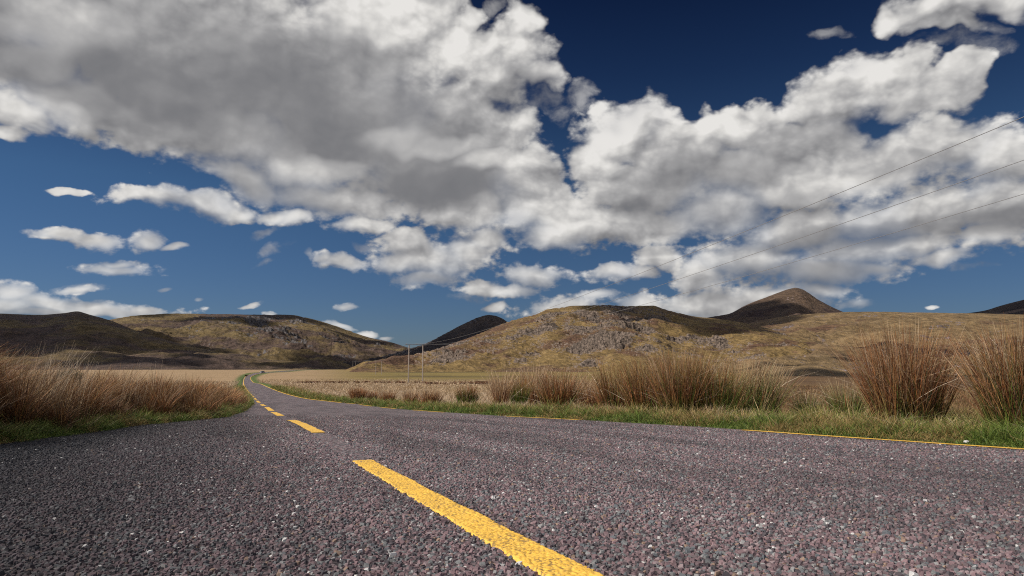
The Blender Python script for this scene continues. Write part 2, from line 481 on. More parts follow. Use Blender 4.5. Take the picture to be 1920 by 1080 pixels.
def u_az(px): return azel(px, 640)[0]
def ground_z(X, Y):
    X = np.asarray(X, float); Y = np.asarray(Y, float)
    z = zprof(Y)
    dR = X - edgeR(Y); dL = edgeL(Y) - X
    off = np.maximum(dR, dL)
    m = sstep(off, 0.5, 8)
    r = np.hypot(X, Y)
    z = z + m * (0.10 * fbm(X / 6, Y / 6, 3, 3) + 0.35 * sstep(r, 30, 200) * fbm(X / 60, Y / 60, 3, 5))
    z = z + 0.10 * sstep(dL, 0.1, 1.5) * (1 - sstep(Y, 20, 60))       # low bank on the left
    z = z + 0.05 * sstep(dR, 0.2, 1.0) * (1 - sstep(Y, 30, 60)) - 0.22 * sstep(dR, 1.8, 3.5) * (1 - sstep(Y, 30, 60))
    # peat cutting on the right behind the rushes
    z = z - 0.35 * np.exp(-((dR - 9 - 1.2 * perlin(Y / 7, 0 * Y, 9)) / 1.0) ** 2) * sstep(Y, 6, 9) * (1 - sstep(Y, 26, 40))
    inside = sstep(-off, -0.04, 0.10)
    z = z + 0.012 * (1 - inside) - inside * (0.04 + 0.0012 * np.maximum(Y, 0))
    return z

# ------------------------------------------------------------------ ground
gm, g, p = material('moor_ground', 0.95)
geo = g.n('ShaderNodeNewGeometry'); pos = geo.outputs['Position']
sx, sy, sz = g.sep(pos)
verge = attr(g, 'verge'); heath = attr(g, 'heath')
nA = g.noise(pos, 0.9, 6, 0.6); nB = g.noise(pos, 0.06, 5, 0.6); nC = g.noise(g.v('MULTIPLY', pos, (0.007, 0.014, 0.0)), 1.0, 5, 0.55)
straw = g.ramp(nA, [(0.25, (0.16, 0.10, 0.05)), (0.5, (0.30, 0.20, 0.11)), (0.75, (0.42, 0.30, 0.18))])
straw = g.mix(g.rng(nB, 0.5, 0.65), straw, (0.25, 0.17, 0.085))
green = g.ramp(nA, [(0.3, (0.035, 0.055, 0.012)), (0.55, (0.08, 0.115, 0.025)), (0.75, (0.20, 0.17, 0.07))])
ochre = g.ramp(nC, [(0.30, (0.055, 0.038, 0.020)), (0.42, (0.13, 0.095, 0.03)), (0.55, (0.20, 0.142, 0.042)), (0.7, (0.14, 0.115, 0.032))])
c1 = g.mix(heath, straw, ochre)
c1 = g.mix(attr(g, 'peat'), c1, g.ramp(g.noise(g.v('MULTIPLY', pos, (.05, .22, 0)), 1.0, 6, 0.6), [(0.35, (0.045, 0.026, 0.014)), (0.5, (0.10, 0.055, 0.024)), (0.62, (0.17, 0.10, 0.04))]))
c2 = g.mix(verge, c1, green)
g.put(p.inputs['Base Color'], c2)
bp = g.n('ShaderNodeBump'); bp.inputs['Strength'].default_value = 0.7; bp.inputs['Distance'].default_value = 0.05
g.put(bp.inputs['Height'], g.noise(pos, 25.0, 5, 0.65)); g.put(p.inputs['Normal'], bp.outputs[0])

azs = np.concatenate([np.linspace(-180, -48, 60, endpoint=False), np.linspace(-48, 48, 900, endpoint=False), np.linspace(48, 180, 61)])
rr = np.concatenate([[0.0, 0.3, 0.7], np.exp(np.linspace(np.log(1.2), np.log(9000), 420))])
A_, R_ = np.meshgrid(np.radians(azs), rr)
X_ = R_ * np.sin(A_); Y_ = R_ * np.cos(A_)
Z_ = ground_z(X_, Y_)
offe = np.maximum(X_ - edgeR(Y_), edgeL(Y_) - X_)
vg = 1 - sstep(offe + 0.35 * fbm(X_ * 1.3, Y_ * 1.3, 3, 11), 0.4 + 0.004 * Y_, 1.3 + 0.01 * np.maximum(Y_, 0))
AZp = np.arctan2(X_, np.maximum(Y_, 1)) + 0.0
ht = sstep(R_ + 60 * fbm(X_ / 90, Y_ / 90, 3, 21), 230, 330) * sstep(AZp, radians(-17), radians(-11))
pt = sstep(R_ + 5 * fbm(X_ / 8, Y_ / 8, 3, 23), 17, 24) * sstep(AZp + 0.02 * fbm(X_ / 9, Y_ / 9, 3, 24), u_az(1380), u_az(1470)) * (1 - sstep(R_, 420, 600))
mesh_np('ground', np.stack([X_, Y_, Z_], -1).reshape(-1, 3), [grid_faces(*X_.shape)[:, ::-1]], [gm],
        attrs={'verge': vg.ravel(), 'heath': ht.ravel(), 'peat': pt.ravel()}, smooth=True)['kind'] = 'structure'

# ------------------------------------------------------------------ road
def chip_colour(g, rnd, zone, fine):
    c = g.ramp(rnd, [(0.0, (0.065, 0.053, 0.060)), (0.16, (0.165, 0.106, 0.114)), (0.36, (0.235, 0.150, 0.158)), (0.5, (0.125, 0.092, 0.098)),
                     (0.62, (0.165, 0.168, 0.168)), (0.74, (0.27, 0.20, 0.205)), (0.84, (0.12, 0.13, 0.14)), (0.93, (0.30, 0.20, 0.145)), (0.955, (0.30, 0.29, 0.285)), (0.990, (0.62, 0.60, 0.58))], 'CONSTANT')
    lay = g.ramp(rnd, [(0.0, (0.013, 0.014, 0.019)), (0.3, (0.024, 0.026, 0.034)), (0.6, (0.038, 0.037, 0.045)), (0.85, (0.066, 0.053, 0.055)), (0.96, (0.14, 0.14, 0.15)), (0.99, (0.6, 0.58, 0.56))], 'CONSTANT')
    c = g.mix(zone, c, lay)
    return g.mix(fine, c, g.mix(0.62, c, (0.022, 0.020, 0.022)))
zn_scale = 0.55
def asphalt(name, chips):
    m, g, p = material(name, 0.62)
    pos = g.n('ShaderNodeNewGeometry').outputs['Position']
    wear = g.rng(g.noise(g.v('MULTIPLY', g.v('ADD', pos, g.comb(g.m('MULTIPLY', g.sep(pos)[1], .38), 0, 0)), (1.3, .22, 1)), 1.1, 5, 0.6), 0.42, 0.66)
    zone = attr(g, 'zone')
    if chips:
        rnd = attr(g, 'rnd')
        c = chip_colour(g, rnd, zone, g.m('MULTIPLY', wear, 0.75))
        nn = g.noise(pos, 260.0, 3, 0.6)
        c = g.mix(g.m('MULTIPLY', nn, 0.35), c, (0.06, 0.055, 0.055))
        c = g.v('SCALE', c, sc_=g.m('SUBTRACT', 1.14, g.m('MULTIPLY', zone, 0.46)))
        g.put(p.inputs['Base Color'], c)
    else:
        v = g.voro(pos, 64.0, 'F1', 1.0)
        rnd = g.sep(v.outputs['Color'])[0]
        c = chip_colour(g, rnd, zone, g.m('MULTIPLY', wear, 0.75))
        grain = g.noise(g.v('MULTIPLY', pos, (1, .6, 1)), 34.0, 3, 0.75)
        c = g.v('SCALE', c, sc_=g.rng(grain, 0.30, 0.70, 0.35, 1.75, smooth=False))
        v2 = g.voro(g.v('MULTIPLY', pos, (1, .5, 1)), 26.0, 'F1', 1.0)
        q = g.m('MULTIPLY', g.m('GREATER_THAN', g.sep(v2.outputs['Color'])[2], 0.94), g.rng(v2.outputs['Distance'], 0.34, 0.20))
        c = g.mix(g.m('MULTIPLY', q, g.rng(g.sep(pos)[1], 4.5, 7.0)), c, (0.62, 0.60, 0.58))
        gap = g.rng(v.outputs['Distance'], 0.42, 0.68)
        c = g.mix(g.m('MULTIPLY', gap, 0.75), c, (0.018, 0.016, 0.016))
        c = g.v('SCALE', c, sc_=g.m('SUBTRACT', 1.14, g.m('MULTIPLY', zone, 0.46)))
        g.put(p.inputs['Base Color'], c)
        b = g.n('ShaderNodeBump'); b.inputs['Strength'].default_value = 0.9; b.inputs['Distance'].default_value = 0.006
        tilt = g.sep(v.outputs['Color'])[1]
        g.put(b.inputs['Height'], g.m('ADD', g.m('SUBTRACT', 1.0, g.m('MULTIPLY', v.outputs['Distance'], 1.3)), g.m('MULTIPLY', tilt, 0.5)))
        g.put(p.inputs['Normal'], b.outputs[0])
    return m
m_sheet = asphalt('surface_dressing', False); m_chip = asphalt('surface_dressing_chips', True)

def road_z(X, Y):
    eL = edgeL(Y); eR = edgeR(Y)
    t = (X - eL) / np.maximum(eR - eL, 0.1)
    und = 0.006 * perlin(X / 1.7, Y / 2.5, 31) * np.clip(1 - Y / 60, 0, 1) + 0.02 * perlin(X / 5, Y / 9, 33) * np.clip(1 - Y / 80, 0, 1) * sstep(Y, 5, 12)
    return zprof(Y) + und
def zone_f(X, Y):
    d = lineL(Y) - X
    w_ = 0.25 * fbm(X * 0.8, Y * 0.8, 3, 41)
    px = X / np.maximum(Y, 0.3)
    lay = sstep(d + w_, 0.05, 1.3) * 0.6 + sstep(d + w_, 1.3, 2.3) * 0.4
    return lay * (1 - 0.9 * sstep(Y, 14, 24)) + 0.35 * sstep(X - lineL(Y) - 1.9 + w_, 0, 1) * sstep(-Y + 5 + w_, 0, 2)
Yr = np.concatenate([np.linspace(-13, 1, 30, endpoint=False), 1 + (np.exp(np.linspace(0, np.log(1100), 700)) - 1) * 0.999])
Yr = Yr[Yr <= 1090]
T = np.linspace(0, 1, 60)
eL = edgeL(Yr); eR = edgeR(Yr)
rag = np.where(Yr < 120, 1, 0)
eLr = eL + 0.06 * fbm(Yr * 1.2, Yr * 0 + .5, 4, 51) * rag
Xr = eLr[:, None] + (eR - eLr)[:, None] * T[None, :]
Yr2 = np.repeat(Yr[:, None], len(T), 1)
Zr = road_z(Xr, Yr2)
V0 = np.stack([Xr, Yr2, Zr], -1).reshape(-1, 3); F0 = grid_faces(*Xr.shape)
zone0 = zone_f(Xr, Yr2).ravel()
# loose-laid chips of the surface dressing, real stones near the viewer
K = 5
def stone_field(sp, y0, y1, fade0, fade1, smul, hmul, thin=1.0):
    gx = np.arange(-0.78 * y1, 0.78 * y1, sp); gy = np.arange(y0, y1, sp)
    GX, GY = np.meshgrid(gx, gy)
    GX = (GX + (np.arange(len(gy)) % 2)[:, None] * sp / 2 + rs.uniform(-.36, .36, GX.shape) * sp).ravel(); GY = (GY + rs.uniform(-.36, .36, GY.shape) * sp).ravel()
    k = (np.abs(GX) < 0.76 * GY + 0.12) & (rs.rand(len(GX)) > sstep(GY, fade0, fade1)) & (GX > edgeL(GY)) & (GX < edgeR(GY)) & (rs.rand(len(GX)) < thin) & (((hmul == 1.0) & ((GY > 4.3) | (np.abs(GX - lineL(GY)) > .064))) | ((hmul < 1) & (np.abs(GX - lineL(GY)) > .09) & (np.abs(GX - lineR(GY)) > .09)))
    GX = GX[k]; GY = GY[k]
    N = len(GX)
    size = sp * smul * rs.uniform(0.34, 0.66, N) * np.where(rs.rand(N) > 0.93, 1.35, 1)
    rot = rs.rand(N) * 2 * pi; asp = rs.uniform(0.6, 1.0, N)
    ang = (np.arange(K) / K * 2 * pi)[None, :] + rs.uniform(-.35, .35, (N, K))
    rad = size[:, None] * rs.uniform(0.8, 1.15, (N, K))
    lx = np.cos(ang) * rad; ly = np.sin(ang) * rad * asp[:, None]
    bx = lx * np.cos(rot)[:, None] - ly * np.sin(rot)[:, None]; by = lx * np.sin(rot)[:, None] + ly * np.cos(rot)[:, None]
    h = size * rs.uniform(0.45, 0.95, N) * hmul
    tx = rs.uniform(-.38, .38, N)[:, None]; ty = rs.uniform(-.38, .38, N)[:, None]
    ins = rs.uniform(0.55, 0.85, (N, K))
    zb = road_z(GX, GY)
    Vb = np.stack([GX[:, None] + bx, GY[:, None] + by, np.repeat((zb - 0.002)[:, None], K, 1)], -1)
    Vt = np.stack([GX[:, None] + bx * ins, GY[:, None] + by * ins, (zb + h * 0.8)[:, None] + bx * ins * tx + by * ins * ty], -1)
    return np.concatenate([Vb, Vt], 1).reshape(-1, 3), N, GX, GY
VA, NA, GXa, GYa = stone_field(0.0152, 1.30, 5.2, 3.6, 5.2, 1.0, 1.0)
VB, NB, GXb, GYb = stone_field(0.030, 3.8, 15.0, 11.0, 15.0, 0.62, 0.9, 0.8)
VS = np.concatenate([VA, VB]); N = NA + NB; GX = np.concatenate([GXa, GXb]); GY = np.concatenate([GYa, GYb])
base = (np.arange(N) * 2 * K)[:, None]
FQ = []
for i in range(K):
    j = (i + 1) % K
    FQ.append(np.concatenate([base + i, base + j, base + K + j, base + K + i], 1))
FQ = np.concatenate(FQ, 0); FT = base + K + np.arange(K)[None, :]
off = len(V0)
rnd = np.concatenate([np.zeros(off), np.repeat(rs.rand(N), 2 * K)])
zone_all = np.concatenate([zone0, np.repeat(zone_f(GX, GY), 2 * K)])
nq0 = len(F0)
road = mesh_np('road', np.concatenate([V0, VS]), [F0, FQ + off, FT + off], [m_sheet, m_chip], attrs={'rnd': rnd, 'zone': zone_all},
               mi=np.concatenate([np.zeros(nq0), np.ones(len(FQ) + len(FT))]))
tag(road, kind='structure')

# yellow lines: thick paint lying over the chips
ym, g, p = material('yellow_paint', 0.55)
pos = g.n('ShaderNodeNewGeometry').outputs['Position']
v = g.voro(pos, 85.0, 'F1', 1.0)
n = g.noise(pos, 40.0, 4, 0.6)
c = g.ramp(n, [(0.25, (0.62, 0.36, 0.05)), (0.5, (0.80, 0.47, 0.075)), (0.8, (0.85, 0.53, 0.11))])
pit = g.m('MULTIPLY', g.rng(v.outputs['Distance'], 0.52, 0.75), g.rng(g.noise(pos, 9.0, 3, 0.6), 0.35, 0.6))
c = g.mix(g.m('MULTIPLY', pit, 0.85), c, (0.20, 0.13, 0.06))
g.put(p.inputs['Base Color'], c)
b = g.n('ShaderNodeBump'); b.inputs['Strength'].default_value = 0.6; b.inputs['Distance'].default_value = 0.005
g.put(b.inputs['Height'], g.m('SUBTRACT', 1.0, v.outputs['Distance'])); g.put(p.inputs['Normal'], b.outputs[0])

def marking(Y0, Y1, line, wid, fine=False, lift=0.004):
    n = int(max(4, (Y1 - Y0) / 0.0045)) if fine else int(max(4, min(160, (Y1 - Y0) / 0.12)))
    c = 42 if fine else 3
    Yc = np.linspace(Y0, Y1, n); Xc = line(Yc)
    dX = (line(Yc + .05) - line(Yc - .05)) / .1; L = np.sqrt(1 + dX ** 2); nx = 1 / L; ny = -dX / L
    U = np.linspace(-.5, .5, c)
    wv = wid * (1 + (0.05 * perlin(Yc * 8, Yc * 0, 61) + 0.05 * perlin(Yc * 55, Yc * 0, 62)) * (1 if Y0 < 30 else 0))
    of = wv[:, None] * U[None, :] + 0.010 * perlin(Yc * 3, Yc * 0 + 3, 63)[:, None]
    X = Xc[:, None] + nx[:, None] * of; Y = Yc[:, None] + ny[:, None] * of
    if fine:
        X = X + 0.004 * perlin(X * 90, Y * 90, 64); Y = Y + 0.012 * perlin(X * 40, Y * 40, 65) * (np.abs(np.linspace(-1, 1, n)) > .98)[:, None]
        ed = 1 - sstep(np.abs(U) * 2, 0.88, 1.0)[None, :] * np.ones((n, 1))
        Z = road_z(X, Y) + (0.0085 - 0.0065 * voro_h(X, Y, 0.0125) ** 1.6) * ed - 0.004 * (1 - ed)
    else:
        Z = road_z(X, Y) + lift + 0.00010 * Y
    return np.stack([X, Y, Z], -1).reshape(-1, 3), grid_faces(n, c)
def Yrow(py):
    Yg = np.exp(np.linspace(0, np.log(600), 20000)); return Yg[np.argmin(np.abs((zprof(Yg) - CAMH) / Yg - slope_of(py)))]
def add_mark(Y0, Y1, line, wid, fine=False):
    V, Fc = marking(Y0, Y1, line, wid, fine)
    return mesh_np('road_marking', V, [Fc], [ym], parent=road, smooth=fine)
WL = 0.135
dashes = [(0.9, Yrow(864.5)), (Yrow(812), Yrow(788.3)), (Yrow(780.2), Yrow(773.0)), (Yrow(770.2), Yrow(763.8)), (Yrow(761.4), Yrow(758.2)), (Yrow(755.4), Yrow(751.7)),
          (Yrow(749.6), Yrow(746.6)), (Yrow(745), Yrow(742.8)), (Yrow(741.5), Yrow(739.7)), (Yrow(738.5), Yrow(737.0))]
for i, (a, b) in enumerate(dashes): add_mark(a, b, lineL, WL * (1.0 if i < 3 else 1.25), fine=(i == 0))
add_mark(Yrow(736.3), 1080, lineL, 0.22)
rd = [(near_Y(850), near_Y(807.2))]
for a, b in [(788.6, 780.6), (773.3, 769.3), (766.7, 763.7), (761.9, 759.0), (757.8, 755.9)]: rd.append((Yrow(a), Yrow(b)))
for a, b in rd: add_mark(a, b, lineR, 0.10)
add_mark(Yrow(755), 1080, lineR, 0.2)

# ------------------------------------------------------------------ hills
def hill_material(name, grass, dark, rockc, scale, dark_lo, dark_hi, seed=0.0):
    m, g, p = material(name, 0.95)
    pos = g.v('ADD', g.n('ShaderNodeNewGeometry').outputs['Position'], (seed, 0, 0))
    p3 = g.v('SCALE', pos, sc_=1.0 / scale)
    nb = g.noise(g.v('MULTIPLY', p3, (1, 1, 2.0)), 1.0, 8, 0.62, 0.3)
    nc = g.noise(g.v('MULTIPLY', p3, (1, 1, 2.5)), 5.0, 6, 0.6, 0.2)
    c = g.ramp(nc, [(0.25, grass[0]), (0.5, grass[1]), (0.75, grass[2])])
    c = g.mix(g.rng(g.m('ADD', nb, g.m('MULTIPLY', g.m('SUBTRACT', nc, 0.5), 0.35)), dark_lo, dark_hi), c, g.ramp(nc, [(0.3, tuple(0.6 * v for v in dark)), (0.7, dark)]))
    rk = attr(g, 'rock')
    qx, qy, qz = g.sep(p3)
    stv = g.comb(g.m('ADD', g.m('MULTIPLY', qx, 3.0), g.m('MULTIPLY', qz, 16.0)), g.m('MULTIPLY', qx, 5.0), g.m('MULTIPLY', qy, 3.0))
    stn = g.noise(stv, 3.6, 7, 0.65, 0.4)
    c = g.v('SCALE', c, sc_=g.rng(stn, 0.34, 0.63, 0.55, 1.22))
    nf = g.noise(p3, 30.0, 5, 0.7)
    rc = g.ramp(nf, [(0.36, tuple(0.22 * v for v in rockc)), (0.50, rockc), (0.66, tuple(2.1 * v for v in rockc))])  # crevice shade and bright tops painted into the rock colour
    c = g.mix(g.rng(g.m('ADD', rk, g.m('MULTIPLY', g.m('SUBTRACT', nf, 0.5), 2.4)), 0.38, 0.66), c, rc)
    g.put(p.inputs['Base Color'], c)
    b = g.n('ShaderNodeBump'); b.inputs['Strength'].default_value = 0.8; b.inputs['Distance'].default_value = scale * 0.03
    g.put(b.inputs['Height'], g.m('ADD', nf, nc)); g.put(p.inputs['Normal'], b.outputs[0])
    return m

def hill(name, prof, R, r0, mat, relief, na=500, nr=160, power=1.25, seed=0, rock=0.0, ledge=0.0, rockmask=None, back=1.5, foot=None, gully=1.0, scale=1.0):
    az = []; te = []
    for px, py in prof:
        d = pdir(px, py); az.append(atan2(d[0], d[1])); te.append(d[2] / np.hypot(d[0], d[1]))
    az = np.array(az); te = np.array(te)
    a = np.linspace(az[0], az[-1], na)
    f = smooth_interp(az, te); t_ = f(a)
    Rv = np.interp(a, az, R) if hasattr(R, '__len__') else np.full(na, float(R))
    r0v = np.interp(a, az, r0) if hasattr(r0, '__len__') else np.full(na, float(r0))
    tt = np.linspace(0, 1, nr) ** 1.0
    tb = np.linspace(0, 1, 24)[1:]
    r1 = r0v[None] + (Rv - r0v)[None] * tt[:, None]
    r2 = Rv[None] * (1 + (back - 1) * tb[:, None])
    rr_ = np.concatenate([r1, r2]); A2 = np.repeat(a[None], len(rr_), 0)
    X = rr_ * np.sin(A2); Y = rr_ * np.cos(A2)
    zr = CAMH + Rv * t_
    zf = ground_z(X[0], Y[0]) - 1.5
    if foot is not None: zf = zf + foot
    Tt = np.concatenate([np.repeat(tt[:, None], na, 1), np.ones((len(tb), na))])
    pw = power + 0.35 * fbm(A2 * 9 + seed, A2 * 0 + seed, 3, seed + 3)
    z = zf[None] + (zr - zf)[None] * Tt ** pw
    z[nr:] = zr[None] - (zr + 20)[None] * (tb[:, None] ** 1.6)
    ea = sstep(np.linspace(0, 1, na), 0, .09) * (1 - sstep(np.linspace(0, 1, na), .91, 1))
    w1 = np.concatenate([np.repeat((np.sin(pi * tt ** 0.8) ** 0.8)[:, None], na, 1), np.zeros((len(tb), na))])
    S = 260.0 * scale
    big = fbm(X / S, Y / S, 6, seed + 10, 0.5, ridged=True) - 0.35
    w1 = w1 * ea[None]
    z = z - 10 * (1 - ea)[None]
    z = z + relief * w1 * big * gully
    fine = fbm(X / (60 * scale), Y / (60 * scale), 5, seed + 20, 0.55)
    z = z + relief * 0.16 * fine * np.clip(w1 + 0.25 * np.minimum(1, Tt * 4), 0, 1) * ea[None]
    rk = np.zeros_like(z)
    if rock > 0:
        # outcrops: ledges dipping to the left, broken into blocks
        u = X * 0.42 + Y * 0.10 + z * 1.7 + 20 * scale * fbm(X / (70 * scale), Y / (70 * scale), 4, seed + 30)
        lam = 12.0 * scale
        saw = (u / lam) % 1.0
        st = sstep(saw, 0.55, 0.9) - saw * 0.9
        patch = fbm(X / (85 * scale), Y / (85 * scale), 5, seed + 40, 0.55)
        if rockmask is not None: patch = patch + rockmask(A2, Tt)
        mk = sstep(patch, 0.10, 0.27)
        mkw = sstep(patch, -0.30, 0.05)
        cel = voro_h(X + 4 * perlin(X / 9, Y / 9, 5), Y * .8 + z * .6, 8.0 * scale) - .5
        cel2 = voro_h(X, Y * .8 + z * .6, 3.4 * scale) - .5
        wv = np.concatenate([np.repeat((sstep(tt, 0.0, 0.10) * (1 - 0.75 * sstep(tt, 0.9, 1.0)))[:, None], na, 1), np.zeros((len(tb), na))])
        z = z - ledge * mk * wv * (0.16 * cel + 0.05 * cel2)
        z = z + ledge * 0.75 * mkw * wv * st * (0.4 + sstep(fbm(X / (30 * scale), Y / (30 * scale), 3, seed + 60), -.1, .2))
        z = z + ledge * mk * wv * (1.6 * st + 0.08 * fbm(X / (13 * scale), Y / (13 * scale), 4, seed + 50, 0.6, ridged=True))
        rk = (mk * wv * np.clip(sstep(saw, 0.45, 0.6) * 0.75 + 0.30 - .5 * cel, 0, 1) + .55 * mkw * wv * sstep(saw, .55, .65) * (1 - sstep(saw, .85, .95))) * rock
    V = np.stack([X, Y, z], -1).reshape(-1, 3)
    return tag(mesh_np(name, V, [grid_faces(*X.shape)[:, ::-1]], [mat], attrs={'rock': rk.ravel()}, smooth=True), kind='structure')

def u_az(px): return azel(px, 640)[0]
mLeft = hill_material('hill_grass_and_heather', [(0.085, 0.058, 0.028), (0.135, 0.094, 0.040), (0.185, 0.132, 0.058)], (0.095, 0.062, 0.048), (0.075, 0.066, 0.064), 330, 0.44, 0.56, 10)
mDark = hill_material('dark_heather_hill', [(0.045, 0.033, 0.028), (0.06, 0.042, 0.033), (0.08, 0.055, 0.038)], (0.04, 0.028, 0.026), (0.07, 0.062, 0.062), 300, 0.45, 0.55, 20)
mRock = hill_material('crag_hill', [(0.105, 0.066, 0.028), (0.185, 0.122, 0.046), (0.275, 0.185, 0.082)], (0.12, 0.066, 0.040), (0.120, 0.090, 0.070), 80, 0.46, 0.60, 30)
mCone = hill_material('bare_peak', [(0.065, 0.042, 0.029), (0.092, 0.059, 0.038), (0.125, 0.080, 0.050)], (0.065, 0.040, 0.034), (0.12, 0.09, 0.085), 330, 0.48, 0.58, 40)
mMoor = hill_material('moor_slope', [(0.12, 0.078, 0.038), (0.185, 0.124, 0.060), (0.25, 0.170, 0.088)], (0.13, 0.072, 0.042), (0.12, 0.095, 0.092), 300, 0.50, 0.66, 50)

hill('hill_left', [(-260, 600), (-120, 592), (0, 588), (60, 590), (120, 587), (145, 584), (168, 590), (205, 600), (250, 618), (300, 634), (360, 650), (430, 664), (520, 676), (620, 684), (700, 689)],
     [2700, 2700, 2700, 2650, 2600, 2600, 2500, 2400, 2250, 2100, 1950, 1850, 1750, 1650, 1600], 1150, mLeft, 34, seed=1, scale=1.6, nr=240, na=700, power=1.3)
hill('hill_far_left', [(150, 606), (205, 599), (250, 592), (320, 588), (420, 589), (500, 590), (540, 590), (580, 597), (620, 608), (660, 622), (690, 632), (712, 637), (735, 642), (760, 650), (800, 662), (840, 672)],
     3400, 1500, mLeft, 62, seed=2, rock=0.7, ledge=8, scale=1.7, nr=320, na=800, power=1.55, rockmask=lambda A, T: -0.16 + 0.30 * np.exp(-((A - u_az(510)) / 0.09) ** 2) * sstep(T, .35, .6))
hill('dark_peak', [(600, 690), (660, 684), (720, 668), (760, 656), (805, 641), (830, 628), (870, 607), (900, 594), (916, 590.5), (935, 594), (952, 604), (975, 620), (1010, 640), (1060, 660)],
     2200, 1450, mDark, 30, seed=3, rock=0.4, ledge=5, scale=1.3, nr=140)
hill('crag_hill', [(600, 691), (640, 688), (700, 680), (740, 673), (780, 665), (813, 657), (850, 643), (890, 629), (953, 603), (1007, 588), (1030, 579), (1053, 577), (1073, 573.5), (1140, 572), (1170, 574), (1223, 573), (1247, 580), (1273, 587), (1307, 594), (1333, 596.5), (1380, 603), (1440, 616), (1520, 640), (1600, 668)],
     [1000, 1000, 1000, 1000, 1000, 1000, 1010, 1020, 1040, 1060, 1080, 1100, 1110, 1150, 1170, 1200, 1210, 1220, 1230, 1230, 1200, 1150, 1100, 1050], 640, mRock, 20, seed=4, rock=0.95, ledge=6.0, scale=0.7, na=1500, nr=480, power=1.12,
     rockmask=lambda A, T: -0.06 + 0.25 * np.exp(-((A - u_az(1130)) / 0.06) ** 2) - 0.30 * np.exp(-((A - u_az(1068) + 0.06 * (1 - T) ** 1.5 + 0.006 * np.sin(T * 19)) / 0.007) ** 2) - 0.25 * sstep(A, u_az(1240), u_az(1330)) * sstep(T, .3, .7) - 0.30 * (1 - sstep(T, 0.05, 0.25)) - 0.5 * (1 - sstep(A, u_az(690), u_az(800))))
hill('peak', [(1180, 640), (1240, 620), (1290, 604), (1323, 596), (1367, 588), (1397, 573), (1430, 559.5), (1460, 548.5), (1480, 541.5), (1491, 539.5), (1503, 542), (1516, 549), (1533, 561), (1557, 574), (1580, 584), (1620, 600), (1680, 625)],
     3300, 1500, mCone, 60, seed=5, rock=0.25, ledge=4, scale=1.6, nr=220, power=1.45)
hill('moor_slope', [(1230, 668), (1300, 645), (1360, 618), (1420, 602), (1500, 590), (1580, 585.5), (1640, 584.5), (1700, 585.5), (1780, 587), (1850, 588), (1920, 590), (2050, 593), (2200, 598)],
     2300, [560, 560, 520, 480, 460, 440, 420, 400, 380, 360, 350, 340, 330], mMoor, 40, seed=6, rock=0.5, ledge=3.2, scale=1.3, na=800, nr=320, power=1.7, rockmask=lambda A, T: 0 * A - 0.10)
hill('far_right_hill', [(1760, 606), (1800, 590), (1847, 582), (1880, 572), (1920, 562), (1980, 549), (2060, 548), (2150, 565)], 4300, 2600, mDark, 40, seed=7, scale=2)

# clouds whose shadows lie on the hills (unseen, set out of view on the sun's side to cast them)
cm, g, p = material('cloud_white', 1.0)
p.inputs['Base Color'].default_value = (0.9, 0.9, 0.92, 1)
def ico(sub):
    import bmesh
    bm = bmesh.new(); bmesh.ops.create_icosphere(bm, subdivisions=sub, radius=1.0)
    V = np.array([v.co[:] for v in bm.verts]); Fc = np.array([[v.index for v in f.verts] for f in bm.faces]); bm.free()
    return V, Fc
IV, IF = ico(3)
def shadow_cloud(px0, px1, r, depth, alt, seed, zt=0.0, tilt=0.0):
    """a cumulus placed out of view where it shades the strip px0..px1 at distance r"""
    rg = np.random.RandomState(seed)
    Vs = []; Fs = []; n = 0
    a0, a1 = u_az(px0), u_az(px1)
    W = abs(a1 - a0) * r
    k = int(np.clip(W / depth * 5, 10, 44))
    for i in range(k):
        f = (i + .5) / k
        a = a0 + (a1 - a0) * f
        env = sqrt(max(0.05, 1 - (2 * f - 1) ** 2))
        d = r + tilt * (f - .5) + rg.uniform(-.5, .5) * depth * env
        s = depth * rg.uniform(.16, .34) * (0.4 + .6 * env)
        s = max(s, W / k * 0.9)
        P = np.array([d * sin(a), d * cos(a), zt]) + SUNV * (alt / SUNV[2])
        V = IV * (1 + 0.22 * fbm(IV[:, 0] * 2 + i, IV[:, 1] * 2 + IV[:, 2] * 2, 3, seed))[:, None]
        V = V * np.array([s, s, s * .35]) + P
        V[:, 2] = np.maximum(V[:, 2], P[2] - s * .12)
        Vs.append(V); Fs.append(IF + n); n += len(V)
    o = mesh_np('cloud', np.concatenate(Vs), [np.concatenate(Fs)], [cm], smooth=True)  # out-of-view cloud mesh, there for its shadow on the hills
    return tag(o, kind='structure')
shadow_cloud(1100, 1400, 1180, 250, 1300, 1, 90)
shadow_cloud(1180, 1420, 1020, 130, 1350, 13, 60, 120)
shadow_cloud(690, 1010, 2050, 520, 3300, 2, 100)
shadow_cloud(-260, 215, 2400, 1100, 3300, 3, 130)
shadow_cloud(-260, 330, 1700, 600, 2800, 14, 50)
shadow_cloud(120, 800, 1270, 330, 2200, 4, 10, 120)
shadow_cloud(250, 660, 3250, 420, 4300, 15, 250, -200)
shadow_cloud(560, 830, 1750, 420, 2600, 6, 30)
shadow_cloud(1290, 1470, 2950, 760, 4200, 7, 200)
shadow_cloud(1380, 1500, 2300, 420, 3600, 16, 110)
shadow_cloud(1440, 2300, 470, 130, 900, 8, -3, 60)
shadow_cloud(1400, 1700, 640, 60, 1100, 9, 0, 90)
shadow_cloud(1560, 2100, 900, 130, 1300, 10, 12, -260)
shadow_cloud(1740, 2100, 4000, 700, 5200, 12, 200)

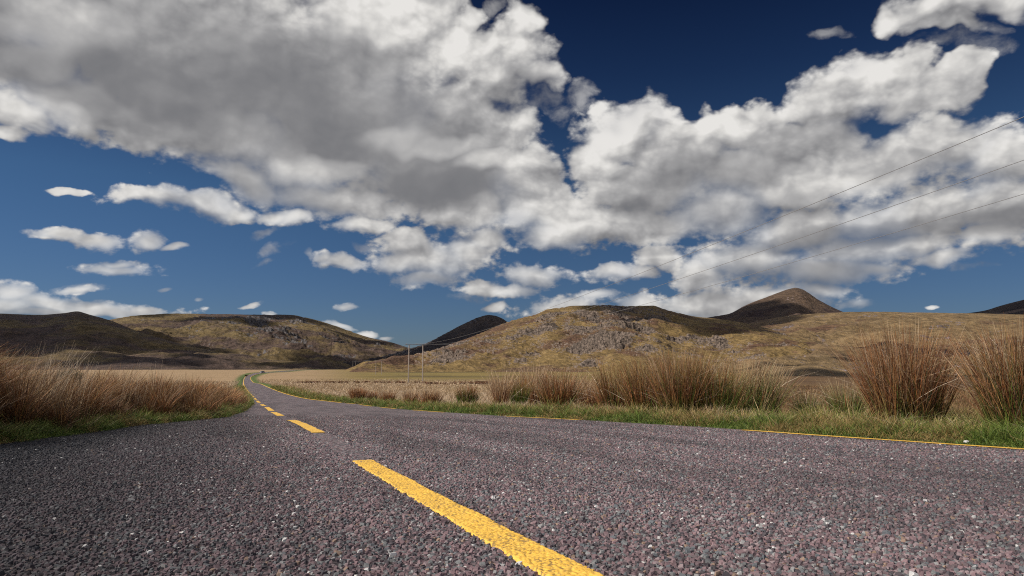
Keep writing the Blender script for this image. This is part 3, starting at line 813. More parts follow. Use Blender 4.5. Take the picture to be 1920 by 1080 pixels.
# ------------------------------------------------------------------ power line
wood = flat('weathered_pole_wood', (0.30, 0.25, 0.21), 0.85)
dark_metal = flat('galvanised_steel', (0.10, 0.11, 0.13), 0.5, 0.4)
porcelain = flat('insulator_glaze', (0.25, 0.20, 0.17), 0.3)
wire_m = flat('aluminium_wire', (0.34, 0.33, 0.32), 0.45, 0.6)
def tube(P, rads, K=8, cap=True):
    P = np.asarray(P, float); n = len(P)
    rads = np.broadcast_to(rads, (n,))
    T_ = np.gradient(P, axis=0); T_ /= np.linalg.norm(T_, axis=1)[:, None]
    up = np.array([0, 0, 1.0]) if abs(T_[:, 2]).mean() < .9 else np.array([1.0, 0, 0])
    n1_ = np.cross(T_, up); n1_ /= np.linalg.norm(n1_, axis=1)[:, None]; n2_ = np.cross(T_, n1_)
    an = np.arange(K) / K * 2 * pi
    V = P[:, None] + rads[:, None, None] * (n1_[:, None] * np.cos(an)[None, :, None] + n2_[:, None] * np.sin(an)[None, :, None])
    V = V.reshape(-1, 3); Q = []
    for i in range(n - 1):
        for k in range(K):
            Q.append((i * K + k, i * K + (k + 1) % K, (i + 1) * K + (k + 1) % K, (i + 1) * K + k))
    caps = [list(range(K))[::-1], [(n - 1) * K + k for k in range(K)]]
    return V, np.array(Q), np.array(caps)
def tube_obj(name, P, rads, mat, parent=None, K=8):
    V, Q, C_ = tube(P, rads, K)
    return mesh_np(name, V, [Q, C_], [mat], parent=parent, smooth=False)
def merge(parts):
    Vs = []; Fs = []; n = 0
    for V, *FF in parts:
        Vs.append(V)
        for f in FF: Fs.append(np.asarray(f) + n)
        n += len(V)
    return np.concatenate(Vs), Fs

PX = [(765, 793, 715, 646, 197), (702.5, 717.5, 701.5, 676, 470), (684, 692, 697.5, 676, 690), (661, 667, 694, 677, 980)]
LAB = ['nearest weathered timber pole pair with a long dark crossarm, standing in pale grass', 'second power pole pair, thin grey posts left of the nearest pair against the ochre slope',
       'third power pole pair, faint posts below the dark foot of the far hill', 'farthest and faintest power pole pair, left of all the others']
proto = None; tops = []
for i, (l, r_, yb, yt, Y) in enumerate(PX):
    a = at(l, yb, Y); b = at(r_, yb, Y); c = (a + b) / 2
    zg = float(ground_z(c[0], c[1])) - 0.3
    top = at((l + r_) / 2, yt, Y)[2]
    if i == 0:
        H0 = top - zg; half = (b[0] - a[0]) / 2
        root = empty('power_pole', (c[0], c[1], zg)); root.rotation_euler[2] = radians(-12)
        for s in (-1, 1):
            tube_obj('post', [(s * half + 0.10 * s * 0, 0, 0), (s * half * .99, 0, H0 * .5), (s * half * 0.98, 0, H0 - 0.12 + (0 if s < 0 else -.12))], [0.19, 0.165, 0.135], wood, root, 10)
        V1, Q1, C1 = tube([(-half - 1.0, 0.16, H0), (half + 1.05, 0.16, H0)], 0.075, 4)
        V2, Q2, C2 = tube([(-half - 1.0, -0.16, H0), (half + 1.05, -0.16, H0)], 0.075, 4)
        V, Fs = merge([(V1, Q1, C1), (V2, Q2, C2)])
        mesh_np('crossarm', V, Fs, [dark_metal], parent=root)
        for s in (-1, 0, 1):
            x = s * (half + 0.75)
            tube_obj('insulator', [(x, 0, H0 + .02), (x, 0, H0 + .10), (x, 0, H0 + .12), (x, 0, H0 + .2), (x, 0, H0 + .22), (x, 0, H0 + .3)], [.05, .05, .11, .05, .11, .03], porcelain, root, 8)
        proto = root; obj = root
    else:
        obj = proto.copy(); sc.collection.objects.link(obj)
        obj.location = (c[0], c[1], zg)
        s = (top - zg) / H0
        obj.scale = (1, 1, s)
        for ch in list(proto.children):
            d = ch.copy(); sc.collection.objects.link(d); d.parent = obj
    tag(obj, LAB[i], 'power pole', 'power poles crossing the moor')
    tops.append((c, top + 0.3, half))
ca, sa = cos(radians(-12)), sin(radians(-12))
WP = [[(18.1, 7.05), (53, 5.75)], [(21.9, 6.9), (58.7, 5.57)], [(25.2, 6.64), (62, 5.35)]]
WX = [(1920, 219, 1320, 465), (1920, 300, 1265, 526), (1920, 363.5, 1184, 577)]
WLAB = ['upper of the three overhead wires rising to the right edge of the picture', 'middle overhead wire of the three, between the upper and the lower wire', 'lowest of the three overhead wires, nearest to the pointed peak']
for k in range(3):
    s = (-1, 0, 1)[k]
    pts = []
    sup = [np.array([c[0] + s * (hf + .75) * ca, c[1] + s * (hf + .75) * sa, tp]) for c, tp, hf in tops]
    A = sup[0]
    kk = 0.2457
    x1, y1, x2, y2 = WX[k]
    def onplan(px, py):
        d = pdir(px, py); r_ = d[0] / d[1]
        Yv = (A[0] + A[1] * kk) / (r_ + kk)
        return Yv, CAMH + d[2] / d[1] * Yv
    q1, q2 = onplan(x1, y1), onplan(x2, y2)
    co = np.polyfit([q1[0], q2[0], A[1]], [q1[1], q2[1], A[2]], 2)
    Yv = np.linspace(-12, A[1], 90)
    pts += [(A[0] + (A[1] - y) * kk, y, float(np.polyval(co, y))) for y in Yv]
    for m_ in range(3):
        P_, Q_ = sup[m_], sup[m_ + 1]
        for t in np.linspace(0, 1, 16)[1:]:
            q = P_ + (Q_ - P_) * t; pts.append((q[0], q[1], q[2] - 4 * 1.3 * t * (1 - t)))
    tag(tube_obj('overhead_wire', pts, 0.0115, wire_m, None, 5), WLAB[k], 'overhead wire', 'overhead wires of the power line')

# ------------------------------------------------------------------ vegetation
def blade_material(name, trans=0.25):
    m = bpy.data.materials.new(name); m.use_nodes = True
    t = m.node_tree; t.nodes.clear(); g = G(t)
    c = attr(g, 'Col', 'Color')
    n = g.noise(g.n('ShaderNodeNewGeometry').outputs['Position'], 30.0, 2, 0.5)
    c = g.mix(g.m('MULTIPLY', n, 0.3), c, g.v('SCALE', c, sc_=0.6))
    pr = g.n('ShaderNodeBsdfPrincipled'); g.put(pr.inputs['Base Color'], c); pr.inputs['Roughness'].default_value = 0.6; pr.inputs['Specular IOR Level'].default_value = 0.3
    tr = g.n('ShaderNodeBsdfTranslucent'); g.put(tr.inputs[0], c)
    mx = g.n('ShaderNodeMixShader'); mx.inputs[0].default_value = trans
    t.links.new(pr.outputs[0], mx.inputs[1]); t.links.new(tr.outputs[0], mx.inputs[2])
    o = g.n('ShaderNodeOutputMaterial'); t.links.new(mx.outputs[0], o.inputs[0])
    return m
m_blade = blade_material('grass_blades', 0.15)
m_rush = blade_material('rush_stalks', 0.12)

def ribbons(base, h, laz, lean, droop, w, c0, c1, c2, S=3, face=None, rg=rs, mid=0.5):
    N = len(h)
    t = np.linspace(0, 1, S + 1)[None, :]
    out = (lean[:, None] * t + droop[:, None] * t ** 2.2) * h[:, None]
    up = h[:, None] * (t - 0.32 * droop[:, None] * t ** 3 - 0.25 * (lean[:, None] ** 2) * t)
    px = base[:, 0:1] + np.sin(laz)[:, None] * out
    py = base[:, 1:2] + np.cos(laz)[:, None] * out
    pz = base[:, 2:3] + up
    if face is None: face = rg.rand(N) * pi
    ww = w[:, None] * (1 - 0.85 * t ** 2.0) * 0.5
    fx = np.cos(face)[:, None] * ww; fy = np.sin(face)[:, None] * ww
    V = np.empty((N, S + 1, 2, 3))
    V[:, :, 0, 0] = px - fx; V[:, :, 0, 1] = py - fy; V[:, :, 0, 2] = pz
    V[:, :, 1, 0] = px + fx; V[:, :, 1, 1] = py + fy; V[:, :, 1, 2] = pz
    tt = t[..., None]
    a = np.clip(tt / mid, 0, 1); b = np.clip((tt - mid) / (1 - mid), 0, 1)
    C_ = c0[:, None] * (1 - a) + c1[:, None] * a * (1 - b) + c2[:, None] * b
    C_ = np.repeat(C_[:, :, None, :], 2, 2)
    b0 = (np.arange(N) * 2 * (S + 1))[:, None] + (np.arange(S) * 2)[None, :]
    b0 = b0.ravel()
    Fq = np.stack([b0, b0 + 1, b0 + 3, b0 + 2], 1)
    return V.reshape(-1, 3), Fq, C_.reshape(-1, 3)
def pick(rg, N, cols, jit=0.18, clump=None):
    cols = np.array(cols); jit = jit * 2.0
    i = rg.randint(0, len(cols), N) if clump is None else np.clip((clump * len(cols)).astype(int), 0, len(cols) - 1)
    return cols[i] * (1 + rg.uniform(-jit, jit, (N, 1)))
GREEN = [(0.055, 0.095, 0.014), (0.085, 0.135, 0.018), (0.13, 0.17, 0.028), (0.07, 0.105, 0.022)]
TAN = [(0.42, 0.29, 0.16), (0.50, 0.36, 0.22), (0.36, 0.23, 0.12), (0.56, 0.42, 0.28)]
RUST = [(0.25, 0.092, 0.034), (0.33, 0.135, 0.045), (0.17, 0.062, 0.028), (0.36, 0.185, 0.070)]
DKR = [(0.15, 0.055, 0.026), (0.20, 0.078, 0.03), (0.10, 0.04, 0.02), (0.26, 0.12, 0.055)]  # dark rust, with the deep shade inside the big tufts put into it
OLV = [(0.34, 0.22, 0.075), (0.40, 0.27, 0.11), (0.28, 0.17, 0.06), (0.22, 0.19, 0.06)]
PALE = [(0.55, 0.43, 0.31), (0.62, 0.50, 0.38), (0.48, 0.35, 0.24)]
BROWN = [(0.13, 0.06, 0.03), (0.17, 0.085, 0.04), (0.10, 0.05, 0.03)]
def collect(parts):
    Vs = []; Fs = []; Cs = []; n = 0
    for V, Fq, C_ in parts:
        Vs.append(V); Fs.append(Fq + n); Cs.append(C_); n += len(V)
    return np.concatenate(Vs), np.concatenate(Fs), np.concatenate(Cs)
def stuff(name, parts, mat):
    V, Fq, C_ = collect(parts)
    return tag(mesh_np(name, V, [Fq], [mat], attrs={'Col': C_}), kind='stuff')

def field(rg, N, px0, px1, r0, r1, keep):
    a = rg.uniform(u_az(px0), u_az(px1), N); r = r0 * (r1 / r0) ** rg.rand(N)
    X = r * np.sin(a); Y = r * np.cos(a)
    k = keep(X, Y); X, Y = X[k], Y[k]
    return X, Y, np.hypot(X, Y)
rg = np.random.RandomState(21)
def tussocks(rg, X, Y, cell, pull, side):
    """gather blades into tussocks: returns moved positions, direction and distance from the tussock's middle"""
    cx = np.floor(X / cell); cy = np.floor(Y / cell)
    hx = np.abs(np.sin(cx * 127.1 + cy * 311.7) * 43758.5453) % 1; hy = np.abs(np.sin(cx * 269.5 + cy * 183.3) * 24634.63) % 1
    hz = np.abs(np.sin(cx * 91.7 + cy * 47.3) * 15731.7) % 1
    mx_ = (cx + .15 + .7 * hx) * cell; my_ = (cy + .15 + .7 * hy) * cell
    X2 = X + (mx_ - X) * pull; Y2 = Y + (my_ - Y) * pull
    bad = (X2 > edgeL(Y2) - .12) if side == 'L' else (X2 < edgeR(Y2) + .3)
    X2 = np.where(bad, X, X2); Y2 = np.where(bad, Y, Y2)
    dx_ = X2 - mx_; dy_ = Y2 - my_
    return X2, Y2, np.arctan2(dx_, dy_), np.hypot(dx_, dy_) / cell, hz
# pale moor grass of the fields on both sides
parts = []
for (N, p0, p1, r0, r1, side) in [(150000, 470, 1560, 9, 300, 'R'), (90000, -80, 470, 11, 300, 'L'), (30000, 1500, 2060, 6.5, 90, 'R'), (26000, 455, 800, 60, 330, 'R')]:
    if side == 'R':
        X, Y, r = field(rg, N, p0, p1, r0, r1, lambda X, Y: (X - edgeR(Y) > 1.0 + 1.3 * rg.rand(len(X)) * (Y < 18) + 0.005 * Y) & ((np.arctan2(X, Y) < u_az(1420)) | (np.hypot(X, Y) < 19)))
    else:
        X, Y, r = field(rg, N, p0, p1, r0, r1, lambda X, Y: (edgeL(Y) - X > 1.2))
    X, Y, ta, td, th = tussocks(rg, X, Y, 0.55, 0.45, side)
    n = len(X)
    cl = fbm(X / 5, Y / 5, 3, 71) ; cl2 = fbm(X / 0.7, Y / 0.7, 2, 72)
    low = np.where(side == 'R', sstep(np.arctan2(X, Y), u_az(1330), u_az(1500)), 0) * (1 - sstep(Y, 40, 60))
    hh = (0.30 + 0.22 * cl + 0.12 * cl2 + rg.uniform(-.08, .14, n)) * (1 - 0.62 * low)
    if side == 'R': hh = hh * (0.55 + 0.45 * sstep(X - edgeR(Y), 1, 4))
    hh = np.clip(hh * (1.15 - 1.1 * np.clip(td, 0, .6)) * (.75 + .5 * th), 0.07, 0.75)
    mixc = np.clip(0.2 + .6 * th + 1.1 * cl + rg.uniform(-.3, .3, n), 0, 1)[:, None]
    c2 = pick(rg, n, PALE) * mixc + pick(rg, n, TAN) * (1 - mixc)
    c1 = pick(rg, n, TAN) * 0.92
    lw = low[:, None] if hasattr(low, '__len__') else low
    c1 = c1 * (1 - 0.35 * lw)
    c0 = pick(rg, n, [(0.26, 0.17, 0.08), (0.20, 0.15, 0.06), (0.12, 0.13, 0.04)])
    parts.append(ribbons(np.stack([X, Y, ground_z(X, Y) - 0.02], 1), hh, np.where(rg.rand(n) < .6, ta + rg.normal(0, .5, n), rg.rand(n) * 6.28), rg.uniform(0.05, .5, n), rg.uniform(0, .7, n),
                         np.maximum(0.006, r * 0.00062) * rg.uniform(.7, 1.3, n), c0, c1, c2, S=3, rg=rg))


# dark peaty edge of the ditch that crosses the pale field beyond the poles' feet
for q0, q1, Yd_, m_ in ((560, 800, 190, 2600), (800, 960, 165, 1400), (845, 925, 215, 1500)):
    px_ = rg.uniform(q0, q1, m_); Y = Yd_ + 8 * fbm(px_ / 25, px_ * 0, 3, 74) + rg.normal(0, 1.2, m_); X = np.tan([u_az(v) for v in px_]) * Y
    k = rg.rand(m_) < np.clip(.35 + 2.2 * fbm(px_ / 9, px_ * 0 + 3, 3, 75), .05, 1); X, Y = X[k], Y[k]; n = len(X)
    parts.append(ribbons(np.stack([X, Y, ground_z(X, Y) + .05], 1), rg.uniform(.35, .75, n), rg.rand(n) * 6.28, rg.uniform(.1, .5, n), rg.uniform(0, .5, n), rg.uniform(.12, .3, n),
                         pick(rg, n, BROWN) * .6, pick(rg, n, BROWN), pick(rg, n, DKR), S=2, rg=rg))
# low brown growth on the peaty ground behind the right hand rushes
X, Y, r = field(rg, 80000, 1380, 2080, 7, 150, lambda X, Y: X - edgeR(Y) > 1.5)
X, Y, ta, td, th = tussocks(rg, X, Y, 0.7, 0.5, 'R')
n = len(X); q_ = np.clip(.5 + fbm(X / 6, Y / 6, 3, 77) + rg.uniform(-.3, .3, n), 0, 1)[:, None]
cc = pick(rg, n, BROWN + DKR, .25) * (1 - q_) + pick(rg, n, [(0.24, .15, .06), (0.30, .19, .09), (.15, .13, .04)], .25) * q_
nearq = (1 - sstep(r + 2 * fbm(X / 3, Y / 3, 2, 78), 17, 24))[:, None]
cc = cc * (1 - nearq) + pick(rg, n, [(0.36, .26, .10), (0.17, .19, .04), (.46, .34, .17), (.12, .15, .03)], .25) * nearq
parts.append(ribbons(np.stack([X, Y, ground_z(X, Y) - 0.02], 1), (.12 + .26 * th) * rg.uniform(.5, 1.2, n), ta + rg.normal(0, .8, n), rg.uniform(.1, .6, n), rg.uniform(0, .7, n),
                     np.maximum(.006, r * .0006), cc * .8, cc, cc * 1.15, S=2, rg=rg))
stuff('moor_grass', parts, m_blade)

# short green grass on the verges, with straw in it
parts = []
for side, Y0, Y1, N in (('R', 2.5, 16, 70000), ('R', 16, 120, 42000), ('L', 4.0, 16, 42000), ('L', 16, 120, 26000)):
    Y = Y0 * (Y1 / Y0) ** rg.rand(N)
    off_ = np.abs(rg.normal(0, 1, N)) * (0.35 + 0.005 * Y) * (1.6 if side == 'R' else 0.8) - 0.05
    ragged = 0.09 * fbm(Y * 2.2, Y * 0, 3, 81)
    X = edgeR(Y) + off_ + np.abs(ragged) if side == 'R' else edgeL(Y) - off_ - ragged * .5 + 0.03
    n = N
    hh = rg.uniform(.02, .075, n) * (1 + 2.2 * np.clip(fbm(X / .45, Y / .45, 3, 82) + .15, 0, 1)) * (0.5 + sstep(off_, 0, 0.3)) * (1 + Y / 40)
    g_ = np.clip(0.74 - 0.38 * sstep(off_, .15, .8) + 1.7 * fbm(X / 0.9, Y / 0.9, 3, 83), 0.08, 0.97)
    isg = (rg.rand(n) < g_)[:, None]
    c = np.where(isg, pick(rg, n, GREEN, .3), pick(rg, n, OLV, .3) * .8)
    tip = np.where(isg, pick(rg, n, [(0.17, 0.22, 0.035), (0.24, 0.26, 0.06), (0.11, 0.16, 0.025)], .3), pick(rg, n, OLV + TAN[:1], .3))
    parts.append(ribbons(np.stack([X, Y, ground_z(X, Y) - 0.006], 1), hh, rg.rand(n) * 2 * pi, rg.uniform(.1, .9, n), rg.uniform(0, .8, n),
                         np.maximum(0.0045, Y * 0.00060) * rg.uniform(.7, 1.4, n), c * .85, c, tip, S=2, rg=rg))
stuff('verge_grass', parts, m_blade)

# straw lying about between the tufts
parts = []
N = 9000
Y = 5.5 * (26 / 5.5) ** rg.rand(N); X = edgeR(Y) + 0.25 + rg.gamma(2.0, 0.45, N)
k = rg.rand(N) < sstep(fbm(X / .6, Y / .6, 3, 91), 0.02, 0.28); X, Y = X[k], Y[k]; n = len(X)
parts.append(ribbons(np.stack([X, Y, ground_z(X, Y) + rg.uniform(0, .05, n)], 1), rg.uniform(.05, .26, n), rg.normal(radians(80), 1.2, n), rg.uniform(1.2, 2.0, n), rg.uniform(0, .5, n),
                     rg.uniform(.003, .006, n), pick(rg, n, TAN), pick(rg, n, PALE, .25), pick(rg, n, PALE, .25), S=3, rg=rg))
N = 1500
Y = 4.5 * (20 / 4.5) ** rg.rand(N); X = edgeL(Y) - rg.gamma(1.6, 0.22, N) - .04; n = N
parts.append(ribbons(np.stack([X, Y, ground_z(X, Y) + rg.uniform(0, .04, n)], 1), rg.uniform(.05, .22, n), rg.rand(n) * 6.28, rg.uniform(.8, 1.6, n), rg.uniform(0, .6, n),
                     rg.uniform(.003, .005, n), pick(rg, n, BROWN), pick(rg, n, TAN, .25) * .7, pick(rg, n, TAN, .25), S=3, rg=rg))
stuff('fallen_straw', parts, m_blade)

# the dense rushes along the lay-by on the left: one tangled stand
parts = []
Nn = 80000
Y = 4.6 * (34 / 4.6) ** (rg.rand(Nn) ** 0.95)
dd = 0.20 + rg.gamma(1.7, 0.55, Nn)
X = edgeL(Y) - dd
cl = fbm(X / 1.3, Y / 1.3, 3, 101); cl2 = fbm(X / .35, Y / .35, 2, 102)
k = rg.rand(Nn) < np.clip(0.75 + 1.4 * cl2, 0.1, 1); X, Y, dd, cl, cl2 = X[k], Y[k], dd[k], cl[k], cl2[k]; n = len(X)
X, Y, ta, td, th = tussocks(rg, X, Y, 0.55, 0.62, 'L')
Hh = np.interp(Y, [3, 5.5, 8, 11, 16, 22, 34], [1.15, 1.10, .72, .62, .60, .66, .6])
hh = Hh * (0.42 + 0.58 * sstep(dd, 0.1, 0.8)) * (1 + 0.35 * cl) * (1.2 - 1.2 * np.clip(td, 0, .6)) * (.70 + .6 * th) * rg.uniform(.55, 1.12, n)
tone = (.32 + .92 * th)[:, None]
c2 = np.where((rg.rand(n) < .35 * th + .08)[:, None], pick(rg, n, TAN[:3], .2) * .8, pick(rg, n, RUST + OLV[:2], .25)) * tone; c1 = pick(rg, n, RUST + BROWN, .25) * tone; gq = (rg.rand(n) < 0.65)[:, None]
c0 = np.where(gq, pick(rg, n, GREEN, .3) * .8, pick(rg, n, BROWN, .2))
hh = np.minimum(hh, np.where(Y < 8, .98, .85) * rg.uniform(.85, 1.0, n))
laz = np.where(rg.rand(n) < .65, ta + rg.normal(0, .5, n), rg.rand(n) * 6.28)
parts.append(ribbons(np.stack([X, Y, ground_z(X, Y) - .02], 1), hh, laz, rg.uniform(.0, .55, n) * rg.rand(n) ** .5, rg.uniform(0, .7, n), np.maximum(.0065, Y * .00062) * rg.uniform(.6, 1.5, n),
                     c0, c1, c2, S=4, rg=rg, mid=.45))
# leafy green skirt at its foot
n = 16000
Y = 3.2 * (24 / 3.2) ** rg.rand(n); X = edgeL(Y) - 0.04 - rg.gamma(1.8, .16, n)
parts.append(ribbons(np.stack([X, Y, ground_z(X, Y) - .01], 1), rg.uniform(.04, .17, n) * (1 + .9 * fbm(X * 1.5, Y * 1.5, 3, 103)), rg.rand(n) * 6.28, rg.uniform(.1, .8, n), rg.uniform(.1, .8, n), rg.uniform(.004, .007, n),
                     pick(rg, n, GREEN, .3) * .8, pick(rg, n, GREEN, .3), pick(rg, n, [(0.12, .14, .04), (.2, .15, .06)], .3), S=3, rg=rg))
# long bleached stems standing out of it
spots_l = [(48, 655), (75, 636), (100, 642), (120, 655), (140, 665), (60, 650), (90, 662)]
for px, top in spots_l:
    d = pdir(px, 690); Yb = 5.5
    while d[0] / d[1] * Yb > edgeL(Yb) - rg.uniform(.35, .8): Yb += .1
    Xb = d[0] / d[1] * Yb
    n = 46
    bx_ = Xb + rg.normal(0, .09, n); by_ = Yb + rg.normal(0, .12, n)
    zb_ = ground_z(bx_, by_)
    Htop = at(px, top, Yb)[2] - zb_
    parts.append(ribbons(np.stack([bx_, by_, zb_], 1), Htop * rg.uniform(.72, 1.06, n), rg.normal(radians(90), .8, n), rg.uniform(0, .22, n), rg.uniform(0, .3, n), rg.uniform(.0035, .005, n),
                         pick(rg, n, BROWN), pick(rg, n, TAN), pick(rg, n, PALE), S=5, rg=rg))
for px, top in [(225, 668), (250, 672), (278, 668), (236, 655), (310, 680), (335, 684)]:
    d = pdir(px, 690); Yb = 8.0; n = 12
    while d[0] / d[1] * Yb > edgeL(Yb) - .7: Yb += .1
    bx_ = d[0] / d[1] * Yb + rg.normal(0, .12, n); by_ = Yb + rg.normal(0, .3, n); zb_ = ground_z(bx_, by_)
    parts.append(ribbons(np.stack([bx_, by_, zb_], 1), (at(px, top, Yb)[2] - zb_) * rg.uniform(.75, 1.0, n), rg.normal(radians(90), .9, n), rg.uniform(0, .2, n), rg.uniform(0, .3, n), np.full(n, .0045),
                         pick(rg, n, TAN), pick(rg, n, TAN), pick(rg, n, PALE), S=5, rg=rg))
stuff('rush_bed', parts, m_rush)

# single tufts of rushes on the right of the road
def rush_tuft(px, py, top, halfw, n, label, c_base, c_mid, c_tip, seed, spread=.42, mid=.45, lean_to=None, broken=6, Yd=None):
    rg = np.random.RandomState(seed); n = int(n * 1.5)
    Yt = Yrow(py) if Yd is None else Yd
    d = pdir(px, 700); X0 = d[0] / d[1] * Yt
    X0 = max(X0, float(edgeR(Yt)) + 0.18)
    z0 = float(ground_z(X0, Yt))
    H = (at(px, top, Yt)[2] - z0) * 1.07
    rb = halfw / F * Yt * 0.60
    a = rg.rand(n) * 2 * pi; q = np.sqrt(rg.rand(n))
    bx_ = np.sin(a) * q * rb; by_ = np.cos(a) * q * rb
    zz = ground_z(X0 + bx_, Yt + by_) - z0 - .02
    laz = a + rg.normal(0, .8, n); lean = (q * spread * rg.uniform(-.2, 1.1, n) + np.abs(rg.normal(0, .13, n))) * .85
    if lean_to is not None: laz = np.where(rg.rand(n) < .4, lean_to + rg.normal(0, .4, n), laz)
    hh = H * np.clip(1.05 - rg.gamma(1.5, .15, n) - .14 * q * q, .2, 1.08)
    w_ = np.maximum(.0058, Yt * .00060) * rg.uniform(.7, 1.35, n)
    P1_ = ribbons(np.stack([bx_, by_, zz], 1), hh, laz, lean, rg.uniform(0, .22, n), w_, pick(rg, n, c_base, .25), pick(rg, n, c_mid, .25), pick(rg, n, c_tip, .25), S=5, rg=rg, mid=mid)
    # bent and broken stalks, bleached
    m_ = max(5, n // 12)
    a2 = rg.rand(m_) * 6.28; q2 = rg.rand(m_) * rb
    P2_ = ribbons(np.stack([np.sin(a2) * q2, np.cos(a2) * q2, rg.uniform(0, .45, m_) * H], 1), H * rg.uniform(.25, .6, m_), rg.rand(m_) * 6.28, rg.uniform(.5, 1.5, m_), rg.uniform(0, .6, m_),
                  w_[:m_] * 1.25, pick(rg, m_, TAN), pick(rg, m_, PALE), pick(rg, m_, PALE), S=4, rg=rg)
    # low green and straw blades round its foot
    k_ = n // 4
    a3 = rg.rand(k_) * 6.28; q3 = rb * rg.uniform(.6, 1.35, k_)
    x3 = np.sin(a3) * q3; y3 = np.cos(a3) * q3
    okk = (X0 + x3) > edgeR(Yt + y3) + .05
    x3, y3 = x3[okk], y3[okk]; k_ = len(x3)
    P3_ = ribbons(np.stack([x3, y3, ground_z(X0 + x3, Yt + y3) - z0 - .01], 1), H * rg.uniform(.05, .18, k_), rg.rand(k_) * 6.28, rg.uniform(.1, .9, k_), rg.uniform(0, .8, k_),
                  np.full(k_, w_[0] * 1.2), pick(rg, k_, GREEN, .3), pick(rg, k_, GREEN, .3), pick(rg, k_, [(0.16, .17, .05), (.3, .22, .1)], .3), S=3, rg=rg)
    V, Fq, C_ = collect([P1_, P2_, P3_])
    o = mesh_np('rush_tuft', V, [Fq], [m_rush], attrs={'Col': C_})
    o.location = (X0, Yt, z0)
    return tag(o, label, 'rush tuft', 'rush tufts along the right verge')
GB = GREEN + BROWN[:1]; GR = GREEN + RUST[:1]
rush_tuft(1695, 806, 604, 92, 1150, 'big dark rust rush tuft, beside the one the right frame edge cuts off', BROWN + GREEN, DKR + RUST + GREEN[:1] + TAN[2:3], RUST + TAN + DKR[:2], 1, spread=.42)
rush_tuft(1908, 822, 600, 84, 1150, 'big rust rush tuft with green foot, cut off by the right edge of the picture', GREEN + BROWN[:1], DKR + GREEN[:3] + RUST, RUST + TAN + DKR[:1], 2, spread=.38)
rush_tuft(1400, 782, 668, 72, 900, 'right end tuft of the long rush clump, pale stalks fanning out to the right', GREEN, GR + TAN[:1], TAN + RUST[:1], 3, spread=.5, lean_to=radians(90), mid=.55)
rush_tuft(1335, 786, 668, 62, 800, 'green footed rush tuft in the long clump, second from its right end', GREEN, GREEN + RUST, TAN + RUST + OLV, 4, mid=.55)
rush_tuft(1275, 786, 648, 60, 850, 'tallest tuft in the middle of the long rush clump below the rocky hill', GREEN, DKR + GREEN[:2] + RUST, RUST + TAN + OLV, 5, mid=.4)
rush_tuft(1215, 783, 662, 58, 800, 'rust red tuft of the long rush clump, just right of the dandelion', GB, DKR + RUST + GREEN[:2], RUST + OLV + TAN[:1], 6, mid=.4)
rush_tuft(1155, 777, 676, 48, 650, 'tuft of the long rush clump standing behind the yellow dandelion', GB, DKR + RUST + GREEN[:2], RUST + OLV + TAN[:1], 7, mid=.4)
rush_tuft(1110, 774, 690, 26, 330, 'left end tuft of the long rush clump, narrow and straight', GB, RUST, TAN, 8, mid=.4)
rush_tuft(1047, 775, 686, 46, 560, 'fan shaped rush tuft left of the long clump, bare straw at its right foot', GREEN + BROWN, RUST + GREEN[:1], TAN + RUST, 9, spread=.5, mid=.5)
rush_tuft(1000, 762, 681, 34, 430, 'tall tan rush tuft behind and left of the fan shaped one', BROWN, RUST + TAN, TAN, 10, mid=.4)
rush_tuft(972, 765, 700, 16, 220, 'small dark green tuft squeezed between two tall tan tufts', GREEN, GREEN, RUST, 11, mid=.5)
rush_tuft(938, 766, 688, 15, 260, 'slim upright orange tan tuft, tallest of those left of the rush clump', GREEN + BROWN, RUST + TAN, TAN, 12, spread=.25, mid=.35)
rush_tuft(876, 768, 722, 24, 420, 'low round tuft with a dark green foot between the slim tuft and the power poles', GREEN, GREEN + BROWN, RUST, 13, spread=.32, mid=.6)
rush_tuft(806, 766, 726, 24, 380, 'low tuft with straw spilling to its right, nearest to the power poles', GREEN + BROWN, RUST, TAN, 14, spread=.6, lean_to=radians(90), mid=.4)
rush_tuft(772, 763, 728, 20, 240, 'small brown tuft just below the left power pole, against pale grass', GREEN, RUST, TAN, 15, mid=.4)
rush_tuft(728, 759, 727, 18, 220, 'small brown tuft with a white stone at its foot', GREEN + BROWN, RUST, TAN, 16, mid=.4)
rush_tuft(672, 755, 724, 20, 260, 'reddish brown tuft farthest along the right verge, close to the bend', GREEN + BROWN, BROWN + RUST, RUST, 17, mid=.4)
rush_tuft(700, 757, 731, 14, 160, 'dark little tuft right of the reddish brown farthest one', GREEN + BROWN, BROWN, RUST, 18, mid=.5)
rush_tuft(1585, 752, 706, 36, 320, 'short green tuft set back from the road, left of the big dark rust tuft', GREEN, GREEN + RUST[:1], TAN, 19, spread=.4, mid=.6, Yd=12.5)
rush_tuft(1510, 752, 722, 22, 200, 'lowest dull green tuft, set back in the gap right of the long clump', GREEN, GREEN, TAN, 20, spread=.5, mid=.6, Yd=13.0)

